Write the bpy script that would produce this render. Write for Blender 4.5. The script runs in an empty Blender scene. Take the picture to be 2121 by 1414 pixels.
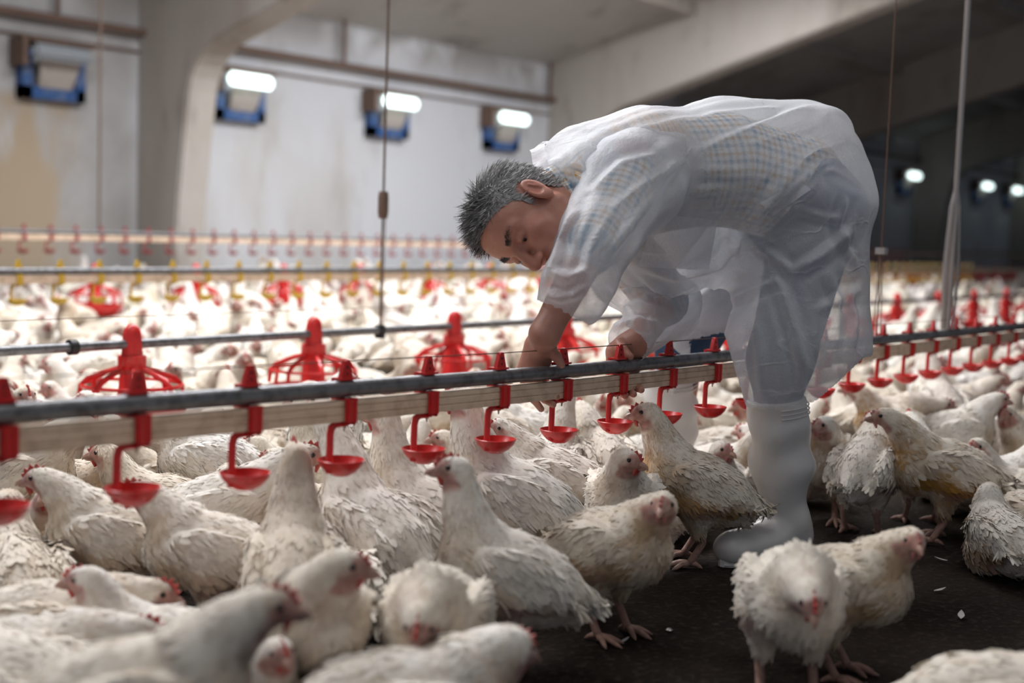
import bpy, bmesh, math, random
import numpy as np
from mathutils import Vector, Matrix
from mathutils.bvhtree import BVHTree

# ------------------------------------------------------------------ camera, world, lights, exposure
SC = bpy.context.scene
COL = SC.collection
F, W, H, CAMZ = 2700.0, 2121, 1414, 0.75          # focal length in pixels of the 2121x1414 frame
_p1 = np.array([-1060.5, 707 - 440, -F]); _p2 = np.array([3200 - 1060.5, 707 - 550, -F])
_X = _p2 / np.linalg.norm(_p2); _Z = np.cross(_p2, _p1); _Z /= np.linalg.norm(_Z)
if _Z[1] < 0: _Z = -_Z
RM = np.array([_X, np.cross(_Z, _X), _Z])           # camera axes -> world (X runs along the feed lines, Y to the far wall)
CAM = np.array([0, 0, CAMZ])
def ray(px, py): return RM @ np.array([(px - 1060.5) / F, (707 - py) / F, -1.0])
def P(px, py, z): return CAM + ray(px, py) * z      # point at a depth
def G(px, py, z=0.0):                               # point on a level plane
    r = ray(px, py); return CAM + r * ((z - CAMZ) / r[2])
def onY(px, py, y):
    r = ray(px, py); return CAM + r * (y / r[1])
def cdir(x, y, z):
    v = RM @ np.array([x, y, z], float); return v / np.linalg.norm(v)
def project(p):
    c = RM.T @ (np.asarray(p, float) - CAM)
    return 1060.5 + F * c[0] / -c[2], 707 - F * c[1] / -c[2], -c[2]

cd = bpy.data.cameras.new('camera'); cam = bpy.data.objects.new('camera', cd); COL.objects.link(cam)
M4 = Matrix.Identity(4)
for i in range(3):
    for j in range(3): M4[i][j] = RM[i, j]
M4.translation = CAM
cam.matrix_world = M4
cd.sensor_width = 36; cd.lens = F / W * 36; cd.clip_start = 0.05; cd.clip_end = 200
cd.dof.use_dof = True; cd.dof.focus_distance = 2.86; cd.dof.aperture_fstop = 1.9; cd.dof.aperture_blades = 9
SC.camera = cam

wd = bpy.data.worlds.new('world'); SC.world = wd; wd.use_nodes = True
wd.node_tree.nodes['Background'].inputs[0].default_value = (0.78, 0.86, 1.0, 1)
wd.node_tree.nodes['Background'].inputs[1].default_value = 0.30
def area(name, loc, sx, sy, power, color=(1, 1, 1), rot=(0, 0, 0)):
    l = bpy.data.lights.new(name, 'AREA'); l.shape = 'RECTANGLE'; l.size = sx; l.size_y = sy; l.energy = power; l.color = color
    o = bpy.data.objects.new(name, l); COL.objects.link(o); o.location = loc; o.rotation_euler = rot; return o
# rows of roof lights and the open side of the barn
area('roof_light', (3.2, 4.6, 4.3), 7.0, 1.2, 540, (0.98, 0.98, 1.0))
area('roof_light', (1.5, 0.2, 4.6), 5.0, 1.0, 50, (1, 0.98, 0.96))
area('roof_light', (9.5, 6.6, 3.75), 6.0, 0.6, 420, (0.98, 0.98, 1.0))
SC.view_settings.view_transform = 'Standard'; SC.view_settings.look = 'None'
SC.view_settings.exposure = 0.0; SC.view_settings.gamma = 1.0; SC.view_settings.use_curve_mapping = False
SC.cycles.use_denoising = True
SC.cycles.max_bounces = 8; SC.cycles.transparent_max_bounces = 24

# ------------------------------------------------------------------ helpers
rng = np.random.default_rng(7); random.seed(7)
def link(o, parent=None):
    COL.objects.link(o)
    if parent is not None: o.parent = parent
    return o
def mesh(name, v, f, mats, smooth=True, mi=None, col=None):
    me = bpy.data.meshes.new(name)
    me.from_pydata([tuple(map(float, x)) for x in v], [], [tuple(map(int, x)) for x in f])
    for m in (mats if isinstance(mats, (list, tuple)) else [mats]): me.materials.append(m)
    if smooth: me.polygons.foreach_set('use_smooth', np.ones(len(me.polygons), bool))
    if mi is not None: me.polygons.foreach_set('material_index', np.asarray(mi, np.int32))
    if col is not None:
        a = me.color_attributes.new('col', 'FLOAT_COLOR', 'POINT')
        c = np.ones((len(v), 4), np.float32); c[:, :3] = col; a.data.foreach_set('color', c.ravel())
    me.update(); return me
def obj(name, me, parent=None, loc=None):
    o = bpy.data.objects.new(name, me); link(o, parent)
    if loc is not None: o.location = loc
    return o
def empty(name, loc):
    o = bpy.data.objects.new(name, None); o.empty_display_size = .1; link(o); o.location = tuple(map(float, loc)); return o
def tag(o, label=None, cat=None, group=None, kind=None):
    if label: o['label'] = label
    if cat: o['category'] = cat
    if group: o['group'] = group
    if kind: o['kind'] = kind
    return o
class MB:
    """collects simple shapes into one mesh"""
    def __init__(s): s.v = []; s.f = []
    def add(s, v, f):
        n = len(s.v); s.v += [tuple(map(float, x)) for x in v]; s.f += [tuple(int(i) + n for i in q) for q in f]; return s
    def box(s, c, d, m=None):
        x, y, z = d[0] / 2, d[1] / 2, d[2] / 2
        v = [Vector((a * x, b * y, e * z)) for a in (-1, 1) for b in (-1, 1) for e in (-1, 1)]
        if m is not None: v = [m @ p for p in v]
        v = [p + Vector(c) for p in v]
        return s.add(v, [(0, 1, 3, 2), (4, 6, 7, 5), (0, 4, 5, 1), (2, 3, 7, 6), (0, 2, 6, 4), (1, 5, 7, 3)])
    def tube(s, pts, r, n=10, cap=True):
        pts = [np.asarray(p, float) for p in pts]; k = len(pts)
        rs = list(r) if isinstance(r, (list, tuple, np.ndarray)) else [r] * k
        up = None; vs = []; fs = []
        for i in range(k):
            t = pts[min(i + 1, k - 1)] - pts[max(i - 1, 0)]; t = t / (np.linalg.norm(t) + 1e-9)
            if up is None: up = np.array([0, 0, 1.]) if abs(t[2]) < .9 else np.array([1., 0, 0])
            a = np.cross(up, t); a /= np.linalg.norm(a) + 1e-9; b = np.cross(t, a); up = b
            for q in range(n):
                w = 2 * math.pi * q / n; vs.append(pts[i] + rs[i] * (math.cos(w) * a + math.sin(w) * b))
        for i in range(k - 1):
            for q in range(n): fs.append((i * n + q, i * n + (q + 1) % n, (i + 1) * n + (q + 1) % n, (i + 1) * n + q))
        if cap: fs.append(tuple(range(n - 1, -1, -1))); fs.append(tuple((k - 1) * n + q for q in range(n)))
        return s.add(vs, fs)
    def lathe(s, prof, c=(0, 0, 0), n=24, sx=1, sy=1):
        vs = []; fs = []
        for r, z in prof:
            for q in range(n):
                w = 2 * math.pi * q / n; vs.append((c[0] + sx * r * math.cos(w), c[1] + sy * r * math.sin(w), c[2] + z))
        for i in range(len(prof) - 1):
            for q in range(n): fs.append((i * n + q, i * n + (q + 1) % n, (i + 1) * n + (q + 1) % n, (i + 1) * n + q))
        return s.add(vs, fs)
    def prism(s, poly, axis, a, b):
        n = len(poly); vs = []
        for t in (a, b):
            for u, w in poly: vs.append({0: (t, u, w), 1: (u, t, w), 2: (u, w, t)}[axis])
        fs = [tuple(range(n)), tuple(range(2 * n - 1, n - 1, -1))] + [(i, n + i, n + (i + 1) % n, (i + 1) % n) for i in range(n)]
        return s.add(vs, fs)
    def build(s, name, mat, parent=None, smooth=False, bevel=0, loc=None):
        me = mesh(name, s.v, s.f, mat, False)
        bm = bmesh.new(); bm.from_mesh(me); bmesh.ops.recalc_face_normals(bm, faces=bm.faces)
        if bevel: bmesh.ops.bevel(bm, geom=[e for e in bm.edges if e.is_manifold and e.calc_face_angle(0) > .6], offset=bevel, segments=2, affect='EDGES', clamp_overlap=True)
        bm.to_mesh(me); bm.free()
        if smooth:
            me.polygons.foreach_set('use_smooth', np.ones(len(me.polygons), bool))
            try: me.set_sharp_from_angle(angle=.7)
            except Exception: pass
        return obj(name, me, parent, loc)

# ---- implicit surfaces: smooth unions of round cones and ellipsoids, meshed with surface nets
def rcone(a, b, ra, rb): return ('c', np.asarray(a, float), np.asarray(b, float), ra, rb)
def ell(c, r, rot=None): return ('e', np.asarray(c, float), np.asarray(r, float), np.eye(3) if rot is None else np.asarray(rot, float))
def prim_d(p, Q):
    if p[0] == 'c':
        _, a, b, ra, rb = p; ba = b - a; t = np.clip(((Q - a) @ ba) / (ba @ ba + 1e-12), 0, 1)
        return np.linalg.norm(Q - a - t[..., None] * ba, axis=-1) - (ra + (rb - ra) * t)
    _, c, r, R = p; q = (Q - c) @ R
    k0 = np.linalg.norm(q / r, axis=-1); k1 = np.linalg.norm(q / (r * r), axis=-1) + 1e-9
    return k0 * (k0 - 1) / k1
def smin(a, b, k):
    h = np.clip(.5 + .5 * (b - a) / k, 0, 1); return b * (1 - h) + a * h - k * h * (1 - h)
def sdf(prims, k, Q, subs=()):
    d = None
    for p in prims:
        kk = k
        if isinstance(p, list): p, kk = p
        e = prim_d(p, Q); d = e if d is None else smin(d, e, kk)
    for p, kk in subs: d = -smin(-d, prim_d(p, Q), kk)
    return d
def bounds(prims, pad):
    lo = np.full(3, 1e9); hi = -lo
    for p in prims:
        if isinstance(p, list): p = p[0]
        if p[0] == 'c': L = np.minimum(p[1] - p[3], p[2] - p[4]); U = np.maximum(p[1] + p[3], p[2] + p[4])
        else: L = p[1] - p[2].max(); U = p[1] + p[2].max()
        lo = np.minimum(lo, L); hi = np.maximum(hi, U)
    return lo - pad, hi + pad
def nets(fun, lo, hi, h):
    n = np.ceil((hi - lo) / h).astype(int) + 1
    ax = [lo[i] + h * np.arange(n[i]) for i in range(3)]
    D = np.empty(n, np.float32)
    for i0 in range(0, n[0], 16):
        Q = np.stack(np.meshgrid(ax[0][i0:i0 + 16], ax[1], ax[2], indexing='ij'), -1); D[i0:i0 + 16] = fun(Q)
    acc = np.zeros((n[0] - 1, n[1] - 1, n[2] - 1, 3), np.float32); cnt = np.zeros(acc.shape[:3], np.float32)
    cs = [(a, b, c) for a in (0, 1) for b in (0, 1) for c in (0, 1)]
    sl = lambda o: tuple(slice(o[i], n[i] - 1 + o[i]) for i in range(3))
    for o in cs:
        for a in range(3):
            if o[a]: continue
            o2 = list(o); o2[a] = 1; d0 = D[sl(o)]; d1 = D[sl(o2)]; m = (d0 < 0) != (d1 < 0)
            t = np.where(m, d0 / np.where(m, d0 - d1, 1), 0)
            for e in range(3): acc[..., e] += np.where(m, (t if e == a else o[e]), 0)
            cnt += m
    act = cnt > 0; idx = -np.ones(act.shape, np.int64); idx[act] = np.arange(act.sum())
    V = np.argwhere(act) + acc[act] / cnt[act][:, None]; V = lo + V * h
    Fs = []
    for a in range(3):
        b, c = (a + 1) % 3, (a + 2) % 3
        s0 = [slice(0, n[i]) for i in range(3)]; s1 = list(s0); s0[a] = slice(0, n[a] - 1); s1[a] = slice(1, n[a])
        d0 = D[tuple(s0)]; d1 = D[tuple(s1)]; m = (d0 < 0) != (d1 < 0)
        for q in (b, c):
            z = [slice(None)] * 3; z[q] = 0; m[tuple(z)] = False; z[q] = -1; m[tuple(z)] = False
        ij = np.argwhere(m); fl = (d0 < 0)[m]
        def cell(db, dc):
            k = ij.copy(); k[:, b] -= db; k[:, c] -= dc; return idx[k[:, 0], k[:, 1], k[:, 2]]
        q = np.stack([cell(1, 1), cell(0, 1), cell(0, 0), cell(1, 0)], 1); q[~fl] = q[~fl][:, ::-1]; Fs.append(q)
    return V, np.concatenate(Fs)
def blob(prims, k, h, subs=(), extra=None, pad=.02):
    lo, hi = bounds(prims, pad)
    fun = (lambda Q: sdf(prims, k, Q, subs)) if extra is None else (lambda Q: extra(Q, sdf(prims, k, Q, subs)))
    return nets(fun, lo, hi, h)
def vnormals(v, f):
    f = np.asarray(f); n = np.zeros_like(v)
    fn = np.cross(v[f[:, 1]] - v[f[:, 0]], v[f[:, 2]] - v[f[:, 0]])
    for i in range(f.shape[1]): np.add.at(n, f[:, i], fn)
    return n / (np.linalg.norm(n, axis=1, keepdims=True) + 1e-12)
def noise3(p, s, seed=0):
    """cheap smooth noise, -1..1"""
    r = np.random.default_rng(seed); o = 0
    for i in range(7):
        k = r.normal(size=3); k *= s * (0.6 + .9 * r.random()) / np.linalg.norm(k); o = o + np.sin(p @ k * 6.283 + r.random() * 6.28)
    return o / 4.0

# ------------------------------------------------------------------ materials
def nmat(name):
    m = bpy.data.materials.new(name); m.use_nodes = True; nt = m.node_tree
    b = nt.nodes['Principled BSDF']; return m, nt, b
def N(nt, t, **kw):
    n = nt.nodes.new(t)
    for k, v in kw.items():
        if k in n.inputs.keys() if not k.startswith('_') else False: n.inputs[k].default_value = v
        else: setattr(n, k.lstrip('_'), v)
    return n
def ramp(nt, fac, stops):
    r = nt.nodes.new('ShaderNodeValToRGB'); e = r.color_ramp.elements
    while len(e) < len(stops): e.new(.5)
    for i, (p, c) in enumerate(stops): e[i].position = p; e[i].color = (*c, 1) if len(c) == 3 else c
    nt.links.new(fac, r.inputs[0]); return r.outputs[0]
def noise(nt, scale, detail=4, coord='Object', vec=None, rough=.55):
    t = nt.nodes.new('ShaderNodeTexNoise'); t.inputs['Scale'].default_value = scale; t.inputs['Detail'].default_value = detail; t.inputs['Roughness'].default_value = rough
    if vec is None:
        c = nt.nodes.new('ShaderNodeTexCoord'); vec = c.outputs[coord]
    nt.links.new(vec, t.inputs['Vector']); return t.outputs['Fac']
def mixc(nt, f, a, b, mode='MIX'):
    m = nt.nodes.new('ShaderNodeMix'); m.data_type = 'RGBA'; m.blend_type = mode
    for s, x in ((0, f), (6, a), (7, b)):
        if hasattr(x, 'links'): nt.links.new(x, m.inputs[s])
        else: m.inputs[s].default_value = x if s == 0 else ((*x, 1) if len(x) == 3 else x)
    return m.outputs[2]
def bump(nt, b, h, strength=.3, dist=.01):
    n = nt.nodes.new('ShaderNodeBump'); n.inputs['Strength'].default_value = strength; n.inputs['Distance'].default_value = dist
    nt.links.new(h, n.inputs['Height']); nt.links.new(n.outputs[0], b.inputs['Normal']); return n
def plain(name, color, rough=.5, metal=0, dirt=0, dcol=(.05, .04, .03), dscale=30, bmp=0):
    m, nt, b = nmat(name); b.inputs['Roughness'].default_value = rough; b.inputs['Metallic'].default_value = metal
    b.inputs['Base Color'].default_value = (*color, 1)
    if dirt:
        n = noise(nt, dscale, 6); f = ramp(nt, n, [(.45, (0, 0, 0)), (.75, (dirt,) * 3)])
        nt.links.new(mixc(nt, f, color, dcol), b.inputs['Base Color'])
    if bmp: bump(nt, b, noise(nt, dscale * 2, 4), bmp, .003)
    return m
MAT = {}
MAT['red'] = plain('red_plastic', (.68, .028, .026), .32, dirt=.5, dcol=(.25, .03, .03), dscale=60)
MAT['darkred'] = plain('old_red_plastic', (.36, .05, .06), .45, dirt=.5, dcol=(.2, .05, .05), dscale=60)
MAT['yellow'] = plain('yellow_plastic', (.66, .42, .03), .4, dirt=.4, dcol=(.3, .2, .05), dscale=60)
MAT['steel'] = plain('galvanised_steel', (.23, .235, .25), .42, .55, dirt=.85, dcol=(.07, .065, .06), dscale=45, bmp=.25)
MAT['pvc'] = plain('beige_water_pipe', (.78, .60, .45), .5, dirt=.7, dcol=(.40, .27, .17), dscale=30, bmp=.1)
MAT['wire'] = plain('rusty_wire', (.16, .09, .06), .6, .4)
MAT['dark'] = plain('black_rubber', (.02, .02, .022), .5)
MAT['brown'] = plain('rusty_brown', (.16, .1, .075), .7, dirt=.6)
MAT['rod'] = plain('galvanised_rod', (.42, .38, .36), .35, .7)
MAT['blue'] = plain('blue_paint', (.022, .085, .26), .5, dirt=.7, dcol=(.3, .32, .36), dscale=14)
MAT['flap'] = plain('grey_flap', (.42, .38, .35), .6, dirt=.5, dcol=(.2, .16, .12), dscale=6)
def glow(name, color, s):
    m, nt, b = nmat(name); b.inputs['Emission Color'].default_value = (*color, 1); b.inputs['Emission Strength'].default_value = s
    b.inputs['Base Color'].default_value = (.8, .85, .85, 1); return m
MAT['daylight'] = glow('lit_opening', (.80, .97, .95), 2.6)
MAT['dimlight'] = plain('unlit_opening', (.30, .33, .36), .25)
def plaster(name, base, stain, dark, sx=1.0):
    m, nt, b = nmat(name); b.inputs['Roughness'].default_value = .9
    tc = nt.nodes.new('ShaderNodeTexCoord'); mp = nt.nodes.new('ShaderNodeMapping'); mp.inputs['Scale'].default_value = (1, 1, .35)
    nt.links.new(tc.outputs['Object'], mp.inputs['Vector'])
    n1 = noise(nt, .55 * sx, 6, vec=mp.outputs[0], rough=.6); n2 = noise(nt, 1.7 * sx, 8, vec=mp.outputs[0], rough=.65)
    f1 = ramp(nt, n1, [(.5, (0, 0, 0)), (.68, (.8, .8, .8))]); f2 = ramp(nt, n2, [(.55, (0, 0, 0)), (.75, (.7, .7, .7))])
    c = mixc(nt, f1, base, stain); c = mixc(nt, f2, c, dark); nt.links.new(c, b.inputs['Base Color']); return m, nt, b, c
MAT['wall'], nt, b, c = plaster('whitewashed_plaster', (.62, .64, .68), (.50, .48, .46), (.36, .33, .30))
# the brown stain that shows through the whitewash between two pillars, and grime along the eaves
tc = nt.nodes.new('ShaderNodeTexCoord'); sp = nt.nodes.new('ShaderNodeSeparateXYZ'); nt.links.new(tc.outputs['Object'], sp.inputs[0])
def rng_map(v, a, b_, c_=0., d=1.):
    r = nt.nodes.new('ShaderNodeMapRange'); r.interpolation_type = 'SMOOTHSTEP'; nt.links.new(v, r.inputs[0])
    for i, x in enumerate((a, b_, c_, d)): r.inputs[i + 1].default_value = x
    return r.outputs[0]
def mul(a, b_):
    m = nt.nodes.new('ShaderNodeMath'); m.operation = 'MULTIPLY'
    for i, x in enumerate((a, b_)):
        if hasattr(x, 'links'): nt.links.new(x, m.inputs[i])
        else: m.inputs[i].default_value = x
    return m.outputs[0]
mp = nt.nodes.new('ShaderNodeMapping'); mp.inputs['Scale'].default_value = (2.2, 1, .7); nt.links.new(tc.outputs['Object'], mp.inputs['Vector'])
patch = mul(mul(rng_map(sp.outputs['X'], 7.0, 6.6), rng_map(sp.outputs['Z'], 1.85, 1.7)), rng_map(noise(nt, 1.0, 6, vec=mp.outputs[0]), .36, .52))
old = mul(rng_map(sp.outputs['X'], 7.6, 7.3), rng_map(noise(nt, .9, 6), .30, .62, .25, .8)); c = mixc(nt, old, c, (.30, .285, .27))
c = mixc(nt, patch, c, (.40, .32, .23))
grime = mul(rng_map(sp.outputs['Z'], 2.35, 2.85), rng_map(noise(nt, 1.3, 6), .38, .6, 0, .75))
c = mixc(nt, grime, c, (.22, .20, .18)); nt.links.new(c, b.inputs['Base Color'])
MAT['roof'] = plaster('grimy_roof_slab', (.46, .44, .42), (.22, .20, .18), (.12, .105, .09), 1.0)[0]
MAT['frame'] = plaster('grimy_concrete', (.42, .39, .36), (.32, .28, .24), (.2, .17, .15), 1.6)[0]
m, nt, b = nmat('litter'); MAT['floor'] = m; b.inputs['Roughness'].default_value = .95
n1 = noise(nt, 3.0, 8); n2 = noise(nt, 60, 6); n3 = noise(nt, 220, 3)
c = mixc(nt, ramp(nt, n1, [(.35, (0, 0, 0)), (.65, (1, 1, 1))]), (.010, .007, .005), (.026, .018, .013))
c = mixc(nt, ramp(nt, n2, [(.52, (0, 0, 0)), (.72, (.8, .8, .8))]), c, (.06, .043, .03))
c = mixc(nt, ramp(nt, n3, [(.70, (0, 0, 0)), (.76, (.6, .6, .6))]), c, (.26, .22, .18)); nt.links.new(c, b.inputs['Base Color'])
bump(nt, b, n2, .9, .012); b.inputs['Specular IOR Level'].default_value = .15

# ------------------------------------------------------------------ the barn
WY, EAVE, PITCH = 10.4, 2.92, .295
X0, X1, Y0 = -4.0, 62.0, -7.0
fl = MB(); nx, ny = 2, 2
fl.add([(X0, Y0, 0), (X1, Y0, 0), (X1, WY + .2, 0), (X0, WY + .2, 0), (X0, Y0, -.2), (X1, Y0, -.2), (X1, WY + .2, -.2), (X0, WY + .2, -.2)], [(0, 1, 2, 3), (7, 6, 5, 4), (0, 4, 5, 1), (1, 5, 6, 2), (2, 6, 7, 3), (3, 7, 4, 0)])
tag(fl.build('floor', MAT['floor']), kind='structure')
tag(MB().box(((X0 + X1) / 2, WY + .1, 1.5), (X1 - X0, .2, 3.0)).build('wall_far', MAT['wall']), kind='structure')
tag(MB().box((X1, (Y0 + WY) / 2, 3), (.2, WY - Y0, 6.2)).build('wall_end', MAT['wall']), kind='structure')
RY = .2                                              # ridge
RZ = EAVE + PITCH * (WY - RY)
roof = MB(); roof.prism([(WY + .2, EAVE - .06), (RY, RZ), (RY - 7.0, RZ - 7.0 * PITCH), (RY - 7, RZ - 7 * PITCH + .15), (RY, RZ + .15), (WY + .2, EAVE + .1)], 0, X0, X1)
tag(roof.build('ceiling', MAT['roof']), kind='structure')
FX = [7.45 + 6.37 * i for i in range(-1, 8)]
for x in FX:                                         # tapered portal legs running into the rafters with a rounded haunch
    inner = [(WY - .55, 0), (WY - .62, 1.0), (WY - .74, 1.9)]
    for t in np.linspace(0, 1, 7)[1:]:
        a = np.array([WY - .74, 1.9]); b_ = np.array([WY - .80, 2.28]); c_ = np.array([WY - 1.35, 2.40])
        q = (1 - t) ** 2 * a + 2 * t * (1 - t) * b_ + t * t * c_; inner.append(tuple(q))
    yy = WY - 1.35
    inner += [(yy - 4, 2.40 + 4 * PITCH), (RY, 2.40 + (yy - RY) * PITCH)]
    outer = [(RY, RZ + .02), (WY, EAVE + .02), (WY + .02, 0)]
    tag(MB().prism(inner + outer, 0, x, x + .34).build('portal_frame', MAT['frame'], bevel=.02), kind='structure')
    tag(MB().prism([(RY, 2.40 + (yy - RY) * PITCH), (RY - 6.9, 2.40 + (yy - RY) * PITCH - 6.9 * PITCH), (RY - 6.9, RZ + .02 - 6.9 * PITCH), (RY, RZ + .02)], 0, x, x + .34).build('portal_frame', MAT['frame']), kind='structure')
pl = MB()
for k in range(1, 5):
    y = WY - 2.1 * k; pl.box(((X0 + X1) / 2, y, EAVE + PITCH * 2.1 * k - .06), (X1 - X0, .14, .16))
tag(pl.build('purlin', MAT['frame']), kind='structure')
# long pipe and cable along the far wall
t = empty('wall_pipe', (6, WY - .1, 2.46))
MB().tube([(-9.5, 0, -.03), (40, 0, .05)], .035, 10).build('pipe', MAT['brown'], t, True)
for x in (0.55, 4.0, 7.7, 14, 21): MB().tube([(x, .0, 0.03), (x, 0, .47)], .022, 8).build('hanger', MAT['brown'], t, True)
tag(t, 'brown pipe running the length of the far wall under the eaves', 'pipe')
c_ = MB(); c_.tube([(X0, WY - .03, 2.27), (45, WY - .03, 2.29)], .011, 8)
tag(c_.build('conduit', MAT['brown'], None, True), 'thin grimy conduit along the far wall behind the air inlets', 'conduit')

# air inlets: blue frame, tilted flap, daylight in the gap above the flap
def inlet(x, lit, label, group=None):
    t = empty('air_inlet', (x, WY, 2.05))
    f = MB(); w, h = .62, .42
    f.box((-w / 2 + .05, -.05, -.10), (.10, .12, h)).box((w / 2 - .05, -.05, -.10), (.10, .12, h)).box((0, -.05, -.10 - h / 2 + .055), (w, .12, .11))
    f.build('frame', MAT['blue'], t, bevel=.006)
    p = MB(); p.add([(-.16, -.12, -.21), (.16, -.12, -.21), (.20, -.22, .05), (-.20, -.22, .05), (-.16, -.10, -.21), (.16, -.10, -.21), (.20, -.20, .06), (-.20, -.20, .06)], [(0, 1, 2, 3), (4, 7, 6, 5), (0, 4, 5, 1), (1, 5, 6, 2), (2, 6, 7, 3), (3, 7, 4, 0)])
    p.build('flap', MAT['flap'], t)
    q = MB().box((-.05, -.30, .07), (.56, .08, .13)); q.build('light_opening', MAT['daylight'] if lit else MAT['dimlight'], t, bevel=.03, smooth=True)
    MB().box((-.35, -.12, .07), (.05, .22, .24)).box((0, -.1, .17), (.62, .3, .03)).build('hood', MAT['brown'], t)
    return tag(t, label, 'air inlet', group)
inlet(6.52, False, 'unlit blue-framed air inlet high on the brown-stained bay of the far wall')
for x, l in ((8.60, 'lit blue-framed air inlet just right of the concrete pillar'), (10.74, 'lit blue-framed air inlet behind the hanging cable with the brown weight'), (12.78, 'lit blue-framed air inlet above the bending man\'s head')): inlet(x, True, l)
for px, l in ((1862, 'small bright lit inlet on the far wall just behind the thin right cable'), (2018, 'small bright lit inlet right of the upright steel rod'), (2082, 'small bright lit inlet nearest the right edge of the photo')): inlet(onY(px, 380, WY)[0] + .1, True, l)

# ------------------------------------------------------------------ drinker lines and feeder lines
DY, DZ, DP, DX0 = 1.59, .458, .2105, 1.143
def dz_at(x): return float(np.interp(x, [.9, 1.3, 2, 2.4, 3, 3.7, 5.3, 14], [.485, .476, .462, .458, .4535, .452, .443, .44]))   # the pipe sags a little
def drinker(mat, full=True):
    """one drip-cup drinker; origin on the steel pipe's axis"""
    t = empty('cup_drinker', (0, 0, 0))
    c = MB()                                          # spike with two holes, on a saddle over the pipe
    prof = [(-.0155, .0155), (-.0065, .045), (-.004, .049), (.004, .049), (.0065, .045), (.0155, .0155)]
    c.prism(prof, 1, -.0045, .0045)
    c.box((0, .003, .0172), (.036, .024, .004)).box((0, .0180, -.001), (.028, .005, .038)).box((0, 0, -.0170), (.028, .036, .003))
    c.build('clip', mat, t, smooth=True)
    h = MB()
    for z in (.026, .037): h.tube([(0, -.0052, z), (0, .0052, z)], .0022, 8)
    h.build('clip_hole', MAT['dark'], t)
    s = MB()
    for dx, w_, o_ in ((-.0075, .0115, .0), (.0075, .0115, .0), (0, .026, -.0015)):
        for sg in (-1, 1): s.box((dx, sg * (.0165 + o_), -.0375), (w_, .0075, .044))
        s.box((dx, 0, -.0585 - o_), (w_, .040, .006))
    s.box((-.006, 0, -.060), (.034, .016, .008)); s.build('saddle', mat, t, bevel=.003, smooth=True)
    a = MB(); R = lambda *q: q
    a.tube([R(-.002, 0, -.059), R(-.022, 0, -.060), R(-.030, 0, -.064), R(-.033, 0, -.075), R(-.034, 0, -.142)], [.0065, .0065, .0068, .0062, .0062], 8)
    a.build('arm', mat, t, smooth=True)
    b = MB(); b.lathe([(.001, -.150), (.015, -.149), (.027, -.142), (.037, -.131), (.041, -.122), (.0395, -.121), (.034, -.130), (.025, -.139), (.013, -.1445), (.001, -.145)], (-.006, 0, 0), 28)
    b.build('cup', mat, t, smooth=True)
    n = MB(); n.lathe([(.001, -.058), (.005, -.058), (.0045, -.066), (.002, -.067), (.0016, -.073), (.0005, -.0735)], n=10); n.build('nipple', MAT['rod'], t, smooth=True)
    w = MB(); w.lathe([(.0, -.1375), (.026, -.1375)], (-.006, 0, 0), 20)
    w.build('water', MAT['water'], t)
    return t
m, nt, b = nmat('water'); MAT['water'] = m; b.inputs['Base Color'].default_value = (.35, .03, .03, 1); b.inputs['Roughness'].default_value = .05
def children_of(o): return [c for c in bpy.data.objects if c.parent == o]
def dup(root, loc, rz=0., scale=1., name=None, kids=True, kid_list=None):
    r = root.copy(); link(r); r.location = tuple(map(float, loc)); r.rotation_euler = (0, 0, rz); r.scale = (scale,) * 3
    for k in ('label', 'category', 'group', 'kind'):
        if k in r: del r[k]
    if kids:
        for c in (kid_list if kid_list is not None else children_of(root)):
            d = c.copy(); link(d); d.parent = r
    return r
def line(name, y, z, x0, x1, matw, label, sag=False):
    t = empty(name, (0, y, 0)); zz = (lambda x: dz_at(x)) if sag else (lambda x: z)
    xs = np.linspace(x0, x1, 60)
    MB().tube([(x, 0, zz(x)) for x in xs], .0145, 14).build('steel_pipe', MAT['steel'], t, True)
    if matw:
        w = MB(); prof = [(-.011, -.018), (.011, -.018), (.0115, -.008), (.0095, -.006), (.0115, -.004), (.0115, .006), (.0095, .008), (.0115, .010), (.011, .018), (-.011, .018), (-.0115, .010), (-.0095, .008), (-.0115, .006), (-.0115, -.004), (-.0095, -.006), (-.0115, -.008)]
        vs = []; fs = []; n = len(prof)
        for x in xs: vs += [(x, a, zz(x) - .037 + b_) for a, b_ in prof]
        for i in range(len(xs) - 1): fs += [(i * n + q, i * n + (q + 1) % n, (i + 1) * n + (q + 1) % n, (i + 1) * n + q) for q in range(n)]
        w.add(vs, fs).build('water_pipe', matw, t)
    return tag(t, label, 'pipe')
line('drinker_line', DY, DZ, -.6, 14, MAT['pvc'], 'grey steel pipe over beige water pipe of the nearest drinker line', True)
d0 = drinker(MAT['red']); kids0 = children_of(d0)
ord_ = ['first', 'second', 'third', 'fourth', 'fifth', 'sixth', 'seventh', 'eighth', 'ninth', 'tenth', 'eleventh', 'twelfth', 'thirteenth', 'fourteenth', 'fifteenth', 'sixteenth', 'seventeenth', 'eighteenth', 'nineteenth']
for i in range(-1, 30):
    x = DX0 + DP * i
    o = d0 if i == -1 else dup(d0, (0, 0, 0), kid_list=kids0)
    o.location = (x, DY, dz_at(x))
    n = i + 1
    if n == 0: l = 'blurred red cup drinker cut by the left edge of the photo'
    elif n == 7: l = 'dripping red cup drinker held in the man\'s far hand'
    elif n == 6: l = 'red cup drinker beside the man\'s near hand'
    elif n == 8: l = 'red cup drinker behind the neck of the white hen, in front of the far boot'
    elif n < 19: l = f'red cup drinker on the near pipe, {ord_[n - 1]} whole one from the left edge'
    else: l = None
    if n > 18: tag(o, 'small red cup drinker far along the near pipe at the right edge', 'drinker', 'far cup drinkers on the near pipe')
    else: tag(o, l, 'drinker', 'red cup drinkers on the near pipe')
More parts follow.
